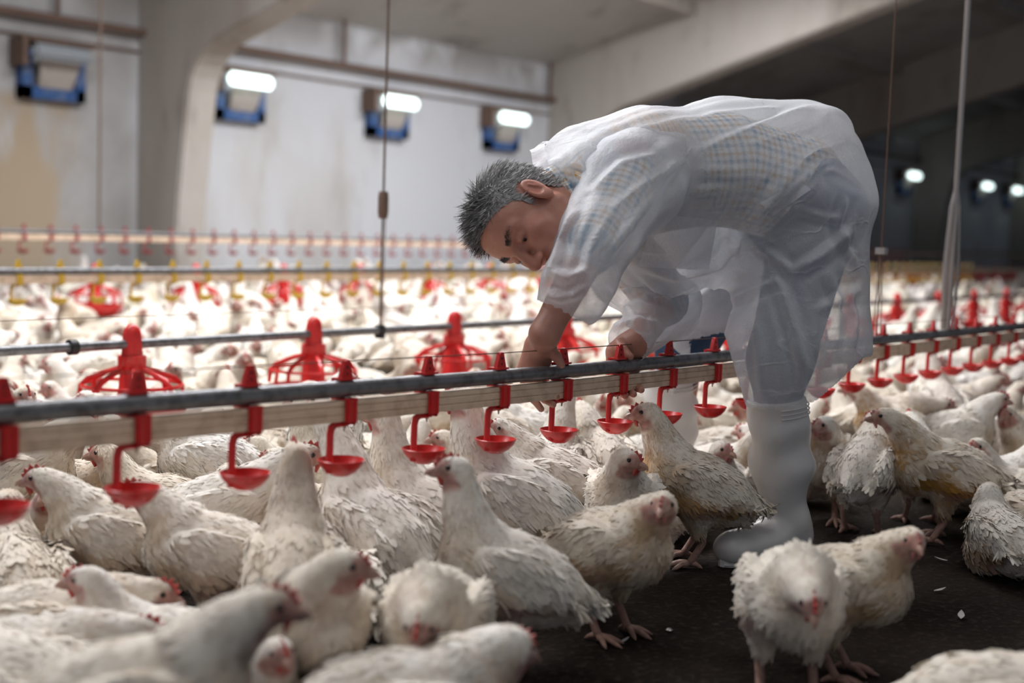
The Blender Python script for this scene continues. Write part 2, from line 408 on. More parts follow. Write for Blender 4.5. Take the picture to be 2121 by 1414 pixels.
wr = MB(); xs = [DX0 + DP * i for i in range(-3, 40)]
wr.tube([(x, DY, dz_at(x) + .047) for x in xs], .0011, 6)
tag(wr.build('anti_roost_wire', MAT['wire'], None, True), 'thin rusty wire strung through the red spikes above the near pipe', 'wire')

FY, FZ, FP, FX0 = 3.38, .362, .755, 2.41
def feeder():
    t = empty('pan_feeder', (0, 0, 0))
    h = MB(); h.lathe([(.001, .062), (.012, .060), (.024, .048), (.029, .03), (.031, .0), (.034, -.035), (.034, -.040)], n=20, sx=1.0, sy=.9); h.build('hanger', MAT['red'], t, smooth=True)
    c = MB(); c.lathe([(.034, -.034), (.043, -.036), (.044, -.07), (.041, -.074), (.036, -.08), (.040, -.13), (.047, -.185), (.05, -.2)], n=24); c.build('drop_tube', MAT['red'], t, smooth=True)
    for k in range(8):
        a = 2 * math.pi * (k + .3) / 8; ca, sa = math.cos(a), math.sin(a)
        g = MB(); g.tube([(.038 * ca, .038 * sa, -.075), (.075 * ca, .075 * sa, -.084), (.13 * ca, .13 * sa, -.106), (.150 * ca, .150 * sa, -.125), (.158 * ca, .158 * sa, -.19)], [.008, .008, .009, .008, .006], 6)
        g.build('grill_arm', MAT['red'], t, smooth=True)
    r = MB(); r.tube([(.151 * math.cos(a), .151 * math.sin(a), -.125) for a in np.linspace(0, 6.2832, 33)], .0055, 6); r.build('grill_ring', MAT['red'], t, smooth=True)
    p = MB(); p.lathe([(.162, -.185), (.166, -.185), (.163, -.21), (.145, -.245), (.10, -.262), (.001, -.262), (.001, -.255), (.1, -.255), (.142, -.238), (.158, -.208), (.162, -.185)], n=32); p.build('pan', MAT['red'], t, smooth=True)
    return t
line('feeder_line', FY, FZ, 0.4, 30, None, 'thick grey steel pipe carrying the nearest row of red pan feeders')
f0 = feeder(); kf = children_of(f0)
for i in range(0, 19):
    o = f0 if i == 0 else dup(f0, (0, 0, 0), kid_list=kf)
    o.location = (FX0 + FP * i, FY, FZ)
    l = {0: 'red pan feeder nearest the left edge on the near feeder pipe', 1: 'red pan feeder second from the left on the near feeder pipe', 2: 'red pan feeder third from the left, left of the man\'s near hand', 3: 'red pan feeder fourth from the left, seen between the man\'s hands', 4: 'red pan feeder seen beneath the man\'s belly',
         7: 'blurred red pan feeder seen just right of the white gown', 8: 'blurred red pan feeder second right of the white gown'}.get(i)
    if l: tag(o, l, 'feeder', 'pan feeders on the near feeder pipe')
    elif i in (5, 6): tag(o, 'red pan feeder on the near feeder pipe hidden behind the man\'s gown', 'feeder', 'hidden feeders')
    else: tag(o, 'small blurred red pan feeder farther right along the feeder pipe', 'feeder', 'far right pan feeders')
tag(MB().tube([(.3, FY, FZ + .085), (30, FY, FZ + .085)], .0012, 6).build('feeder_wire', MAT['wire'], None, True), 'thin dark wire stretched above the near feeder pipe', 'wire')
x = onY(150, 718, FY)[0]
tag(MB().lathe([(.017, -.012), (.023, -.012), (.023, .012), (.017, .012)], n=16).box((.0, 0.012, .03), (.01, .03, .05)).build('pipe_clamp', MAT['dark'], None, True), 'black clamp on the feeder pipe left of the first red feeder', 'clamp')
o = bpy.data.objects['pipe_clamp']; o.location = (x, FY, FZ); o.rotation_euler = (0, math.radians(90), 0)

# yellow drinker line, second feeder line, far red drinker line
line('drinker_line', 5.1, .505, 1, 40, MAT['pvc'], 'grey and beige pipes carrying the yellow cup drinkers')
y0 = drinker(MAT['yellow']); ky = children_of(y0)
for i in range(0, 60):
    x = 3.06 + .2 * i; o = y0 if i == 0 else dup(y0, (0, 0, 0), kid_list=ky); o.location = (x, 5.1, .505)
    tag(o, 'yellow cup drinker hanging on the second pipe line', 'drinker', 'yellow cup drinkers')
line('feeder_line', 6.9, .40, 2, 40, None, 'distant steel pipe carrying the second row of red pan feeders')
for i in range(0, 30):
    o = dup(f0, (4.65 + .755 * i, 6.9, .40), kid_list=kf)
    tag(o, 'distant blurred red pan feeder behind the yellow drinkers', 'feeder', 'pan feeders of the second row')
line('drinker_line', 8.05, .63, 2, 40, MAT['pvc'], 'farthest drinker pipes with dark red clips, before the far wall')
r0 = drinker(MAT['darkred']); kr = children_of(r0)
for i in range(0, 80):
    x = 4.47 + .2 * i; o = r0 if i == 0 else dup(r0, (0, 0, 0), kid_list=kr); o.location = (x, 8.05, .63)
    tag(o, 'dark red drinker on the farthest pipe before the far wall', 'drinker', 'dark red drinkers of the far line')

# suspension cables
def roof_z(y): return EAVE + PITCH * (WY - max(y, RY)) - .03
def cable(name, x, y, z0, r, mat, label, extra=None, cat='cable'):
    t = empty(name, (x, y, z0))
    MB().tube([(0, 0, 0), (0, 0, roof_z(y) + .05 - z0)], r, 8).build('strand', mat, t, True)
    if extra: extra(t)
    return tag(t, label, cat)
def weight(t):
    b = MB(); b.lathe([(.001, .50), (.016, .50), (.02, .48), (.02, .42), (.016, .40), (.001, .40)], n=10); b.build('weight', MAT['brown'], t, smooth=True)
    MB().tube([(.012, 0, 0), (.014, 0, .42)], .0018, 6).build('return_strand', MAT['wire'], t, True)
x = onY(787, 690, FY)[0]
cable('suspension_cable', x, FY, FZ + .014, .0045, MAT['brown'], 'dark hanging cable with a brown weight, left of the man\'s head', weight)
tag(MB().box((x, FY, FZ - .005), (.03, .036, .05)).build('pipe_bracket', MAT['dark'], bevel=.004), 'small dark bracket under the feeder pipe where the cable ends', 'bracket')
x = onY(205, 490, 8.05)[0]
cable('suspension_cable', x, 8.05, .64, .008, MAT['brown'], 'thin brown cable hanging before the stained wall at the left')
x = onY(1815, 704, DY)[0]
def pulley(t):
    MB().lathe([(.004, -.006), (.014, -.006), (.012, 0), (.014, .006), (.004, .006)], n=16).box((0, 0, 0), (.026, .03, .02)).build('pulley', MAT['rod'], t, True, loc=(0, 0, .26))
    MB().tube([(-.028, 0, 0), (-.012, 0, .25)], .0016, 6).build('strand', MAT['wire'], t, True)
    MB().tube([(.03, 0, 0), (.012, 0, .25)], .0016, 6).build('strand', MAT['wire'], t, True)
t = cable('suspension_cable', x, DY, dz_at(x) + .014, .0022, MAT['wire'], 'thin rusty cable with a pulley just right of the white gown', pulley)
x = onY(1962, 690, DY)[0]
def cords(t):
    for k in range(7):
        a = k * .9; MB().tube([(.02 * math.cos(a), .02 * math.sin(a), 0), (.03 * math.cos(a + .5), .02 * math.sin(a), .2), (.012 * math.cos(a + 1), .012 * math.sin(a), .42), (.002, 0, .5)], .004, 6).build('cord', MAT['rod'], t, True)
cable('suspension_rod', x, DY, dz_at(x) + .014, .009, MAT['rod'], 'pale steel rod hanging to the near pipe at the right', cords, 'rod')

# ------------------------------------------------------------------ chickens
m, nt, b = nmat('white_plumage'); MAT['plume'] = m; b.inputs['Roughness'].default_value = .85
b.inputs['Sheen Weight'].default_value = .25
at = nt.nodes.new('ShaderNodeAttribute'); at.attribute_name = 'col'
oi = nt.nodes.new('ShaderNodeObjectInfo')
f = ramp(nt, oi.outputs['Random'], [(0, (1, 1, 1)), (.5, (.97, .93, .87)), (1, (.88, .81, .71))])
c = mixc(nt, 1.0, at.outputs['Color'], f, 'MULTIPLY')
nn = noise(nt, 55, 5); c = mixc(nt, ramp(nt, nn, [(.5, (0, 0, 0)), (.78, (.35, .35, .35))]), c, (.45, .36, .27), 'MULTIPLY')
nt.links.new(c, b.inputs['Base Color'])
try: b.inputs['Subsurface Weight'].default_value = 0
except Exception: pass
m, nt, b = nmat('flock_plumage'); MAT['flock'] = m; b.inputs['Roughness'].default_value = .85
at = nt.nodes.new('ShaderNodeAttribute'); at.attribute_name = 'col'; nt.links.new(at.outputs['Color'], b.inputs['Base Color'])
MAT['shank'] = plain('chicken_leg_skin', (.42, .25, .20), .6, dirt=.6, dcol=(.16, .09, .07), dscale=80, bmp=.3)
MAT['comb'] = plain('comb_red', (.50, .06, .05), .5, dirt=.3, dcol=(.3, .12, .1), dscale=90)
MAT['palecomb'] = plain('pale_pink_comb', (.55, .22, .2), .5)
MAT['beak'] = plain('horn_beak', (.40, .24, .19), .45)
MAT['eye'] = plain('dark_eye', (.012, .01, .009), .08)

WHITE = np.array([.88, .85, .80]); TAN = np.array([.52, .37, .22]); FACE = np.array([.42, .225, .20]); BARE = np.array([.42, .24, .27])
def chicken(name, bz=.185, pitch=14, hp=(.15, 0, .365), yaw=0, hpit=-5, sit=False, nf=2300, seed=0, dirt=.5, h=.006, comb=1.0, fl=1.0, stride=.0, bare=True):
    """one continuous body (plumage, head, legs) with comb, beak, eyes and wattle as children; faces +x"""
    r = np.random.default_rng(seed); D = math.radians
    cp, sp_ = math.cos(D(pitch)), math.sin(D(pitch))
    RP = np.array([[cp, 0, -sp_], [0, 1, 0], [sp_, 0, cp]])
    def bp(x, y, z): return RP @ np.array([x, y, z]) + np.array([0, 0, bz])
    Hd = np.array(hp, float); ya, pi_ = D(yaw), D(hpit)
    hd = np.array([math.cos(ya) * math.cos(pi_), math.sin(ya) * math.cos(pi_), math.sin(pi_)])
    hl = np.array([-math.sin(ya), math.cos(ya), 0]); hu = np.cross(hd, hl)
    HR = np.stack([hd, hl, hu], 1)
    pr = [ell(bp(-.01, 0, 0), (.122, .068, .080), RP), ell(bp(.062, 0, -.008), (.072, .066, .075), RP)]
    pr += [rcone(bp(-.085, 0, .012), bp(-.165, 0, .022), .055, .014), rcone(bp(-.08, 0, -.02), bp(-.12, 0, -.02), .05, .028)]
    for s in (-1, 1):
        pr.append([ell(bp(-.02, s * .066, .014), (.096, .018, .048), RP), .010])
        pr.append([rcone(bp(-.05, s * .064, .0), bp(-.135, s * .044, .006), .021, .008), .010])
        if sit: pr.append(ell((.02, s * .05, .05), (.07, .033, .05)))
        else: pr.append(rcone(bp(-.012, s * .040, -.035), (-.005 + s * stride * .6, s * .042, bz - .098), .048, .020))
    B = bp(.088, 0, .04); C = np.array([B[0] + .030, Hd[1] * .25, B[2] * .45 + Hd[2] * .55]); E = Hd - hd * .014 - hu * .008
    ts = np.linspace(0, 1, 6); pts = [(1 - t) ** 2 * B + 2 * t * (1 - t) * C + t * t * E for t in ts]
    rs = [.052, .040, .031, .026, .0235, .022]
    for i in range(5): pr.append(rcone(pts[i], pts[i + 1], rs[i], rs[i + 1]))
    pr += [[ell(Hd, (.031, .0205, .0225), HR), .012], [rcone(Hd + hd * .012 - hu * .004, Hd + hd * .034 - hu * .008, .015, .008), .008]]
    V, Fq = blob(pr, .022, h)
    Nn = vnormals(V, Fq)
    # colouring of plumage and skin
    def colour(p, off=0):
        n1 = noise3(p, 14, seed + 1); n2 = noise3(p, 40, seed + 2); q = (p - np.array([0, 0, bz])) @ RP
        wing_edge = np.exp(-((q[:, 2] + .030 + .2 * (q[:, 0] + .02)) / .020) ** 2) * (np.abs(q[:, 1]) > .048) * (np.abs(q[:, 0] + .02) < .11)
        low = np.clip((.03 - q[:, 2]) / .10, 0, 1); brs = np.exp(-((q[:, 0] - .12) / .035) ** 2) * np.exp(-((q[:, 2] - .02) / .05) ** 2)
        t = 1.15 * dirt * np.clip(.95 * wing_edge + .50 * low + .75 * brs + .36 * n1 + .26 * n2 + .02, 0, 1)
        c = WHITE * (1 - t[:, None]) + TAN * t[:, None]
        if bare:
            for s in (-1, 1):
                u = bp(-.015, s * .068, -.045); w = np.exp(-(((p - u) / np.array([.045, .03, .016])) ** 2).sum(1)) * np.clip(.7 + .8 * n2, 0, 1)
                c = c * (1 - w[:, None]) + BARE * w[:, None]
            u = pts[1] + np.array([.03, 0, -.0]); w = .75 * np.exp(-(((p - u) / np.array([.02, .03, .03])) ** 2).sum(1)) * np.clip(.5 + n2, 0, 1)
            c = c * (1 - w[:, None]) + np.array([.40, .2, .17]) * w[:, None]
        hq = (p - Hd) @ HR
        fm = np.clip((hq[:, 0] * 1.0 - hq[:, 2] * .65 + .003 + .006 * n2) / .012, 0, 1) * np.clip((.05 - np.linalg.norm(hq, axis=1)) / .008, 0, 1)
        fc = FACE * (1 + .30 * noise3(p, 70, seed + 5))[:, None]; fc = fc + (np.array([.62, .5, .45]) - fc) * np.clip(noise3(p, 45, seed + 6) * .6, 0, .5)[:, None]
        c = c * (1 - fm[:, None]) + fc * fm[:, None]
        return np.clip(c, .01, .95), fm
    cc, fm = colour(V)
    Vs = [V]; Fs = [tuple(q) for q in Fq]; Cs = [cc]; MI = [0] * len(Fq); n0 = len(V)
    # feathers: little curved leaves laid along the plumage, pointing back and down the neck
    if nf:
        fc = V[Fq].mean(1); ar = np.linalg.norm(np.cross(V[Fq[:, 1]] - V[Fq[:, 0]], V[Fq[:, 3]] - V[Fq[:, 0]]), axis=1)
        fmf = fm[Fq].mean(1); ar = ar * (fmf < .25) * (fc[:, 2] > (.02 if sit else bz - .115))
        headw = np.linalg.norm(fc - Hd, axis=1); ar = ar * np.where(headw < .05, 2.6, np.where(headw < .11, 1.6, 1.0))
        pick = r.choice(len(Fq), nf, p=ar / ar.sum()); P0 = V[Fq[pick, 0]] + (V[Fq[pick, 2]] - V[Fq[pick, 0]]) * r.random((nf, 1))
        Np = Nn[Fq[pick]].mean(1); Np /= np.linalg.norm(Np, axis=1, keepdims=True)
        back = RP @ np.array([-1, 0, -.28]); pn = np.array(pts)
        k = np.argmin(((P0[:, None] - pn[None]) ** 2).sum(-1), 1); dist = np.sqrt(((P0 - pn[k]) ** 2).sum(-1))
        dn = np.array([pn[max(i - 1, 0)] - pn[min(i + 1, 5)] for i in range(6)]); dn /= np.linalg.norm(dn, axis=1, keepdims=True)
        onneck = np.clip((.075 - dist) / .03, 0, 1) * (k > 0)
        dr = back[None] * (1 - onneck[:, None]) + dn[k] * onneck[:, None] + r.normal(0, .22, (nf, 3))
        q = (P0 - np.array([0, 0, bz])) @ RP
        thigh = (q[:, 2] < -.06); dr[thigh] += np.array([0, 0, -1.0])
        dr -= (dr * Np).sum(1, keepdims=True) * Np; dr /= np.linalg.norm(dr, axis=1, keepdims=True)
        sd = np.cross(Np, dr)
        wing = (np.abs(q[:, 1]) > .054) & (q[:, 2] > -.05); tail = q[:, 0] < -.125
        L = fl * np.where(onneck > .4, .015, np.where(wing, .030, np.where(tail, .036, .021))) * r.uniform(.7, 1.3, nf)
        L = np.where(np.linalg.norm(P0 - Hd, axis=1) < .045, L * .55, L)
        Wd = L * np.where(onneck > .4, .20, .24) * r.choice([.28, .55, 1.0], nf, p=[.35, .35, .3]); lift = L * np.where(Wd < L * .1, r.uniform(.0, .22, nf), r.uniform(-.03, .08, nf))
        rows = [(0., .45, -.004, 0), (.35, 1.0, .0006, .25), (.72, .85, .0012, .65), (1.0, .18, .0, 1.0)]; NF = np.repeat(Np, 12, 0)
        fv = np.zeros((nf, 12, 3))
        for i, (t, w, z0, lf) in enumerate(rows):
            ctr = P0 + dr * (L * t)[:, None] + Np * (z0 + lift * lf)[:, None]
            for j, sgn in enumerate((-1, 0, 1)): fv[:, i * 3 + j] = ctr + sd * (Wd * w * sgn)[:, None] - Np * (abs(sgn) * Wd * .22)[:, None]
        base = n0 + np.arange(nf) * 12
        tmpl = [(i * 3 + j, i * 3 + j + 3, i * 3 + j + 4, i * 3 + j + 1) for i in range(3) for j in range(2)]
        for b0 in base: Fs += [tuple(b0 + z for z in q4) for q4 in tmpl]
        MI += [0] * (6 * nf); Vs.append(fv.reshape(-1, 3)); fcol, _ = colour(P0)
        fcol = fcol * r.uniform(.93, 1.05, (nf, 1)); Cs.append(np.clip(np.repeat(fcol, 12, 0), .01, .93)); n0 += nf * 12
    # legs and feet
    if not sit:
        lb = MB()
        for s in (-1, 1):
            kx = -.005 + s * stride * .6; ky = s * .045; fx = .012 + s * stride
            lb.tube([(kx, ky, bz - .075), (kx - .008, ky, bz - .105), (kx - .012 + s * stride * .2, ky, max(.055, bz - .125)), (fx - .006, ky, .022), (fx, ky, .010)], [.014, .0115, .0085, .0082, .011], 8)
            for a, l in ((-.55, .048), (0, .058), (.55, .048), (math.pi - .25 * s, .028)):
                ca, sa = math.cos(a), math.sin(a)
                lb.tube([(fx, ky, .012), (fx + ca * l * .5, ky + sa * l * .5, .012), (fx + ca * l * .85, ky + sa * l * .85, .006), (fx + ca * l * 1.08, ky + sa * l * 1.08, .003)], [.0085, .0062, .005, .0014], 7)
        Vs.append(np.array(lb.v)); Fs += [tuple(i + n0 for i in q) for q in lb.f]; MI += [1] * len(lb.f); Cs.append(np.tile([[.42, .25, .2]], (len(lb.v), 1)))
    me = mesh(name, np.concatenate(Vs), Fs, [MAT['plume'], MAT['shank']], True, MI, np.concatenate(Cs))
    if nf:                                            # plumage shades like a soft surface: leaf normals follow the body under them
        nv = len(me.vertices); cn = np.zeros(nv * 3, np.float32); me.vertices.foreach_get('normal', cn); cn = cn.reshape(-1, 3)
        a0 = len(V); sl = slice(a0, a0 + nf * 12); own = cn[sl]; own = own * np.sign((own * NF).sum(1, keepdims=True) + 1e-6); cn[sl] = .15 * own + .85 * NF
        cn /= np.linalg.norm(cn, axis=1, keepdims=True) + 1e-9; me.normals_split_custom_set_from_vertices([tuple(map(float, x)) for x in cn])
    o = obj('chicken', me)
    def hpnt(x, y, z): return Hd + HR @ np.array([x, y, z])
    bk = MB(); bk.tube([hpnt(.028, 0, -.004), hpnt(.038, 0, -.0045), hpnt(.046, 0, -.0075), hpnt(.051, 0, -.0125)], [.0085, .007, .0045, .0010], 8)
    bk.tube([hpnt(.028, 0, -.0115), hpnt(.038, 0, -.0115), hpnt(.045, 0, -.0125)], [.0065, .005, .001], 8); bk.build('beak', MAT['beak'], o, True)
    if comb > 0:
        cb = MB(); prof = [(.033, .004), (.036, .012), (.030, .012), (.029, .024), (.021, .019), (.017, .031), (.009, .023), (.003, .031), (-.004, .022), (-.010, .026), (-.014, .017), (-.008, .012), (.010, .012)]
        pts2 = [(x, .010 + (z - .010) * comb if z > .010 else z) for x, z in prof]; n = len(pts2)
        vs = [hpnt(x, y * (.0026 if z < .02 else .0012), z) for y in (-1, 1) for x, z in pts2]
        cb.add(vs, [tuple(range(n)), tuple(range(2 * n - 1, n - 1, -1))] + [(i, n + i, n + (i + 1) % n, (i + 1) % n) for i in range(n)])
        cb.build('comb', MAT['comb'] if comb > .6 else MAT['palecomb'], o)
    for s in (-1, 1):
        e = MB(); c0 = hpnt(.0105, s * .0175, .0035); e.v = []; q = MB(); q.lathe([(.0001, -.0052), (.0026, -.0045), (.0045, -.0026), (.0052, 0), (.0045, .0026), (.0026, .0045), (.0001, .0052)], n=10)
        e.add([c0 + np.array(p) for p in q.v], q.f); e.build('eye', MAT['eye'], o, True)
    wt = MB()
    for s in (-1, 1): wt.tube([hpnt(.025, s * .005, -.013), hpnt(.022, s * .006, -.020), hpnt(.020, s * .006, -.027 - .004 * comb)], [.004, .0048, .0022], 7)
    wt.build('wattle', MAT['comb'] if comb > .6 else MAT['palecomb'], o, True)
    return o

PROTO = {}
def proto(k, **kw): PROTO[k] = chicken('chicken_' + k, seed=len(PROTO) * 11 + 3, **kw)
proto('hero', hp=(.125, .004, .352), yaw=4, hpit=-8, nf=6000, dirt=1.0, h=.005, comb=.75, fl=.8, pitch=23)
proto('stand', hp=(.15, 0, .300), yaw=0, hpit=-6, dirt=.6)
proto('standL', hp=(.135, .015, .30), yaw=60, hpit=-6, dirt=.4, comb=.7)
proto('standR', hp=(.135, -.015, .295), yaw=-60, hpit=-6, dirt=.75, comb=.55)
proto('reach', hp=(.15, 0, .40), yaw=0, hpit=52, dirt=.45, pitch=26, comb=.5)
proto('tall', hp=(.105, 0, .375), yaw=10, hpit=0, dirt=.5, pitch=24)
proto('fore', hp=(.20, 0, .245), yaw=0, hpit=-12, dirt=.6, pitch=6, comb=.8)
proto('low', hp=(.165, 0, .225), yaw=0, hpit=-35, dirt=.35, pitch=8, comb=.7)
proto('dirty', hp=(.155, 0, .315), yaw=-12, hpit=-4, dirt=1.15, stride=.02, comb=.5)
proto('sit', bz=.092, pitch=8, hp=(.135, 0, .215), yaw=0, hpit=-6, sit=True, dirt=.5, comb=.8)
proto('sitL', bz=.092, pitch=8, hp=(.13, .015, .225), yaw=60, hpit=-8, sit=True, dirt=.7, comb=.6)
proto('sitR', bz=.092, pitch=8, hp=(.13, -.015, .225), yaw=-60, hpit=-8, sit=True, dirt=.35, comb=.9)
proto('tuck', bz=.092, pitch=4, hp=(.135, 0, .165), yaw=20, hpit=-22, sit=True, dirt=.8, comb=.8)
proto('sitfore', bz=.092, pitch=4, hp=(.175, 0, .155), yaw=0, hpit=-14, sit=True, dirt=.7, comb=1.0)
proto('scruff', bz=.095, pitch=6, hp=(.12, -.01, .20), yaw=-30, hpit=-12, sit=True, dirt=.9, comb=.6, nf=3000, fl=1.15)
KIDS = {k: children_of(o) for k, o in PROTO.items()}
SITS = ('sit', 'sitL', 'sitR', 'tuck', 'scruff', 'sitfore')
used = set(); BIRDS = []                               # placed: (x, y, yaw, scale)
AX_R = np.array([RM[0, 0], RM[1, 0]]); AX_R /= np.linalg.norm(AX_R); YAW0 = math.atan2(AX_R[1], AX_R[0])
def place(k, x, y, yaw, sc, label, group=None, parts=True):
    o = PROTO[k]
    if k in used: o = dup(o, (0, 0, 0), kids=parts, kid_list=KIDS[k])
    used.add(k)
    o.location = (float(x), float(y), 0); o.rotation_euler = (0, 0, yaw); o.scale = (sc,) * 3
    tag(o, label, 'chicken', group); BIRDS.append((x, y, yaw, sc)); return o
def bird_at(k, px, py, th, sc):
    """px, py: where the middle of the body is seen; th: heading, 0 = towards the right of the photo, 90 = away from the camera"""
    g = G(px, py, (.095 if k in SITS else .19) * sc)
    return [g[0], g[1], YAW0 + math.radians(th), sc]

# the birds one can single out
HERO = [
 ('hero', 1432, 1003, 182, 'sharp white hen with stained wings looking up beside the near white boot', .99),
 ('low', 1640, 1225, 268, 'white hen facing the camera with head lowered, in front of the near boot', .96),
 ('standR', 1742, 1205, -28, 'white hen with raised head stepping right, behind the hen facing the camera', .88),
 ('dirty', 1935, 965, 180, 'thin stained hen walking left on the bare litter at the right', 1.0),
 ('scruff', 2080, 1118, 95, 'ruffled grey-white hen sitting with its back turned at the right edge', .88),
 ('sit', 2062, 1000, 0, 'hen resting above the ruffled one, cut by the right edge', 1.0),
 ('stand', 1975, 895, 8, 'hen with red comb and wattle facing right, behind the thin walking hen', .95),
 ('dirty', 1850, 880, 178, 'hen with pinkish comb looking left, just over the thin walking hen', .9),
 ('standL', 1795, 965, 60, 'hen turned away between the near boot and the thin walking hen', .95),
 ('standR', 1712, 945, 262, 'brown-faced hen facing the camera just right of the near boot', .95),
 ('reach', 1945, 830, 100, 'hen stretching its neck up to a cup beneath the steel rod', 1.0),
 ('tuck', 1500, 935, 10, 'hen resting between the two boots behind the sharp hen', 1.0),
 ('sit', 2085, 1468, -8, 'very blurred white back at the bottom right corner', 1.05),
 ('low', 915, 1282, 264, 'round-breasted white hen facing the camera at the bottom middle', .93),
 ('tall', 1050, 1180, 182, 'large blurred white hen facing left with upright neck, bottom middle', .93),
 ('standR', 1268, 1125, -45, 'brown-stained hen facing the camera, in front of the sharp hen', .93),
 ('tall', 1060, 1030, 172, 'long-backed hen looking left under the fifth red cup', 1.08),
 ('standL', 1300, 1025, 262, 'fluffy white hen facing the camera just left of the sharp hen', .95),
 ('standL', 1130, 985, 165, 'hen with bowed head below the man\'s near hand', .98),
 ('reach', 1160, 960, 75, 'hen drinking with its head hidden behind a red cup below the near hand', .9),
 ('stand', 205, 1120, 180, 'blurred hen standing in profile facing left below the leftmost whole cup', .9),
 ('stand', 470, 1140, 180, 'beige-tinted hen facing left, below the second whole cup', .9),
 ('tall', 640, 1150, 100, 'hen with long white neck turned away, below the second and third cups', .95),
 ('reach', 745, 1075, 140, 'hen with pink head tipped up to drink from the third whole cup', 1.0),
 ('tall', 850, 1090, 150, 'hen with upright neck facing left between the third and fourth cups', 1.0),
 ('stand', 480, 1055, 5, 'hen facing right with its head behind the second whole cup', 1.0),
 ('standR', 690, 1080, 285, 'hen facing the camera with its head under the third whole cup', .95),
 ('sit', 625, 1010, 180, 'hen with small head looking left between the second and third cups', .9),
 ('tuck', 700, 1190, 110, 'grey-white hen hunched with its back turned, lower middle', 1.15),
 ('standL', 605, 1292, -65, 'pale hen with red comb looking right, lower left of the middle', .95),
 ('stand', 285, 1450, 10, 'most blurred hen stretching a grey neck to the right, bottom left', 1.0),
 ('sit', 320, 1340, 180, 'small-headed hen with red comb peeping up at the lower left', .9),
 ('sitfore', 110, 1315, 3, 'hen with dark pink face leaning right, lower left', .95),
 ('sitfore', 70, 1375, 2, 'hen with red comb leaning right close to the bottom left', .95),
 ('sitL', 40, 1400, 160, 'hen cut off at the bottom left corner', 1.1),
 ('tuck', 830, 1455, 20, 'white back cut by the bottom edge under the round-breasted hen', 1.1),
 ('sit', 560, 1420, -60, 'hen peeping over the bottom edge, left of the middle', .8),
 ('scruff', 60, 1215, 120, 'spotted white hen with its back to the camera at the left edge', 1.1),
 ('sitR', 45, 1130, -40, 'hen with hidden face beneath the cut-off cup at the left edge', 1.0),
 ('sit', 235, 975, 180, 'sharp hen with upright red comb facing left under the near pipe', 1.0),
 ('sitL', 345, 985, 200, 'sharp white hen facing the camera between the first and second cups', 1.0),
 ('sit', 335, 1050, 178, 'white hen with a bare purple wing patch behind the leftmost whole cup', 1.0),
 ('tuck', 100, 1035, 30, 'hen with black-flecked back near the left edge', 1.0),
 ('sitR', 55, 995, 10, 'hen with a dark pink face looking right, at the left edge under the pipe', .95),
 ('scruff', 560, 915, 100, 'tawny hen with its back turned, behind the second and third cups', 1.05),
 ('sit', 520, 965, 185, 'hen looking left from behind the arm of the second whole cup', .85),
 ('sit', 920, 945, 180, 'hen with upright red comb peeping left beside the fourth cup', .9),
 ('standR', 1020, 900, 215, 'hen with pinkish face looking left behind the fifth cup', .95),
 ('stand', 1090, 895, 182, 'hen looking left between the fifth and sixth cups behind the pipe', .9),
 ('sit', 115, 850, 10, 'hen with dark face looking right, over the pipe at the left edge', .95),
 ('sit', 180, 835, 180, 'hen with beige head facing left in front of the first red feeder', 1.05),
 ('sit', 265, 845, 178, 'small-headed white hen facing left at the foot of the first red feeder', .95),
 ('stand', 1230, 945, 110, 'hen with a bare dark flank beneath the man\'s far hand', .95),
 ('sitR', 1340, 950, 20, 'hen sitting in the shade right behind the sharp hen', .95),
 ('sit', 2100, 930, 170, 'hen cut by the right edge, below the far end of the near pipe', .95),
 ('sit', 1630, 905, 20, 'hen partly hidden behind the near boot', .9),
 ('sitR', 950, 1060, 200, 'hen squeezed behind the large upright-necked hen', .95),
 ('sit', 420, 960, 80, 'hen turned away beside the sharp hen that faces the camera', 1.0),
 ('sitL', 820, 985, 60, 'hen turned away under the arm of the fourth whole cup', .95),
 ('sit', 1000, 985, 190, 'hen crouching under the fifth whole cup', .9),
]
def caps(x, y, yaw, sc): return [(x + d * sc * math.cos(yaw), y + d * sc * math.sin(yaw)) for d in (-.075, .005, .085)]
FEET = [G(1600, 1150)[:2], P(1385, 1020, 3.62)[:2], G(1560, 1150)[:2]]
POS = [bird_at(*h[:4], h[5]) for h in HERO]
for it in range(60):                                    # nudge neighbours apart, mostly along the line of sight
    for i in range(len(POS)):
        for j in range(i + 1, len(POS)):
            a, b_ = POS[i], POS[j]
            if (a[0] - b_[0]) ** 2 + (a[1] - b_[1]) ** 2 > .16: continue
            best = None
            for p in caps(*a):
                for q in caps(*b_):
                    d = math.hypot(p[0] - q[0], p[1] - q[1]); pen = .056 * (a[3] + b_[3]) - d
                    if pen > 0 and (best is None or pen > best[0]): best = (pen, (p[0] - q[0]) / (d + 1e-6), (p[1] - q[1]) / (d + 1e-6))
            if best:
                dv = np.array(best[1:]); rd = np.array(a[:2]) / np.linalg.norm(a[:2]); al = dv @ rd
                if abs(al) < .2: al = .2 if HERO[i][2] * (.6 if 0 else 1) < HERO[j][2] else -.2
                mv = (rd * al * 1.0 + (dv - rd * al) * .35) * best[0] * .3
                a[0] += mv[0]; a[1] += mv[1]; b_[0] -= mv[0]; b_[1] -= mv[1]
        for fp in FEET[:2]:
            for p in caps(*POS[i]):
                d = math.hypot(p[0] - fp[0], p[1] - fp[1])
                if d < .15: POS[i][0] += (p[0] - fp[0]) / d * (.15 - d) * .5; POS[i][1] += (p[1] - fp[1]) / d * (.15 - d) * .5
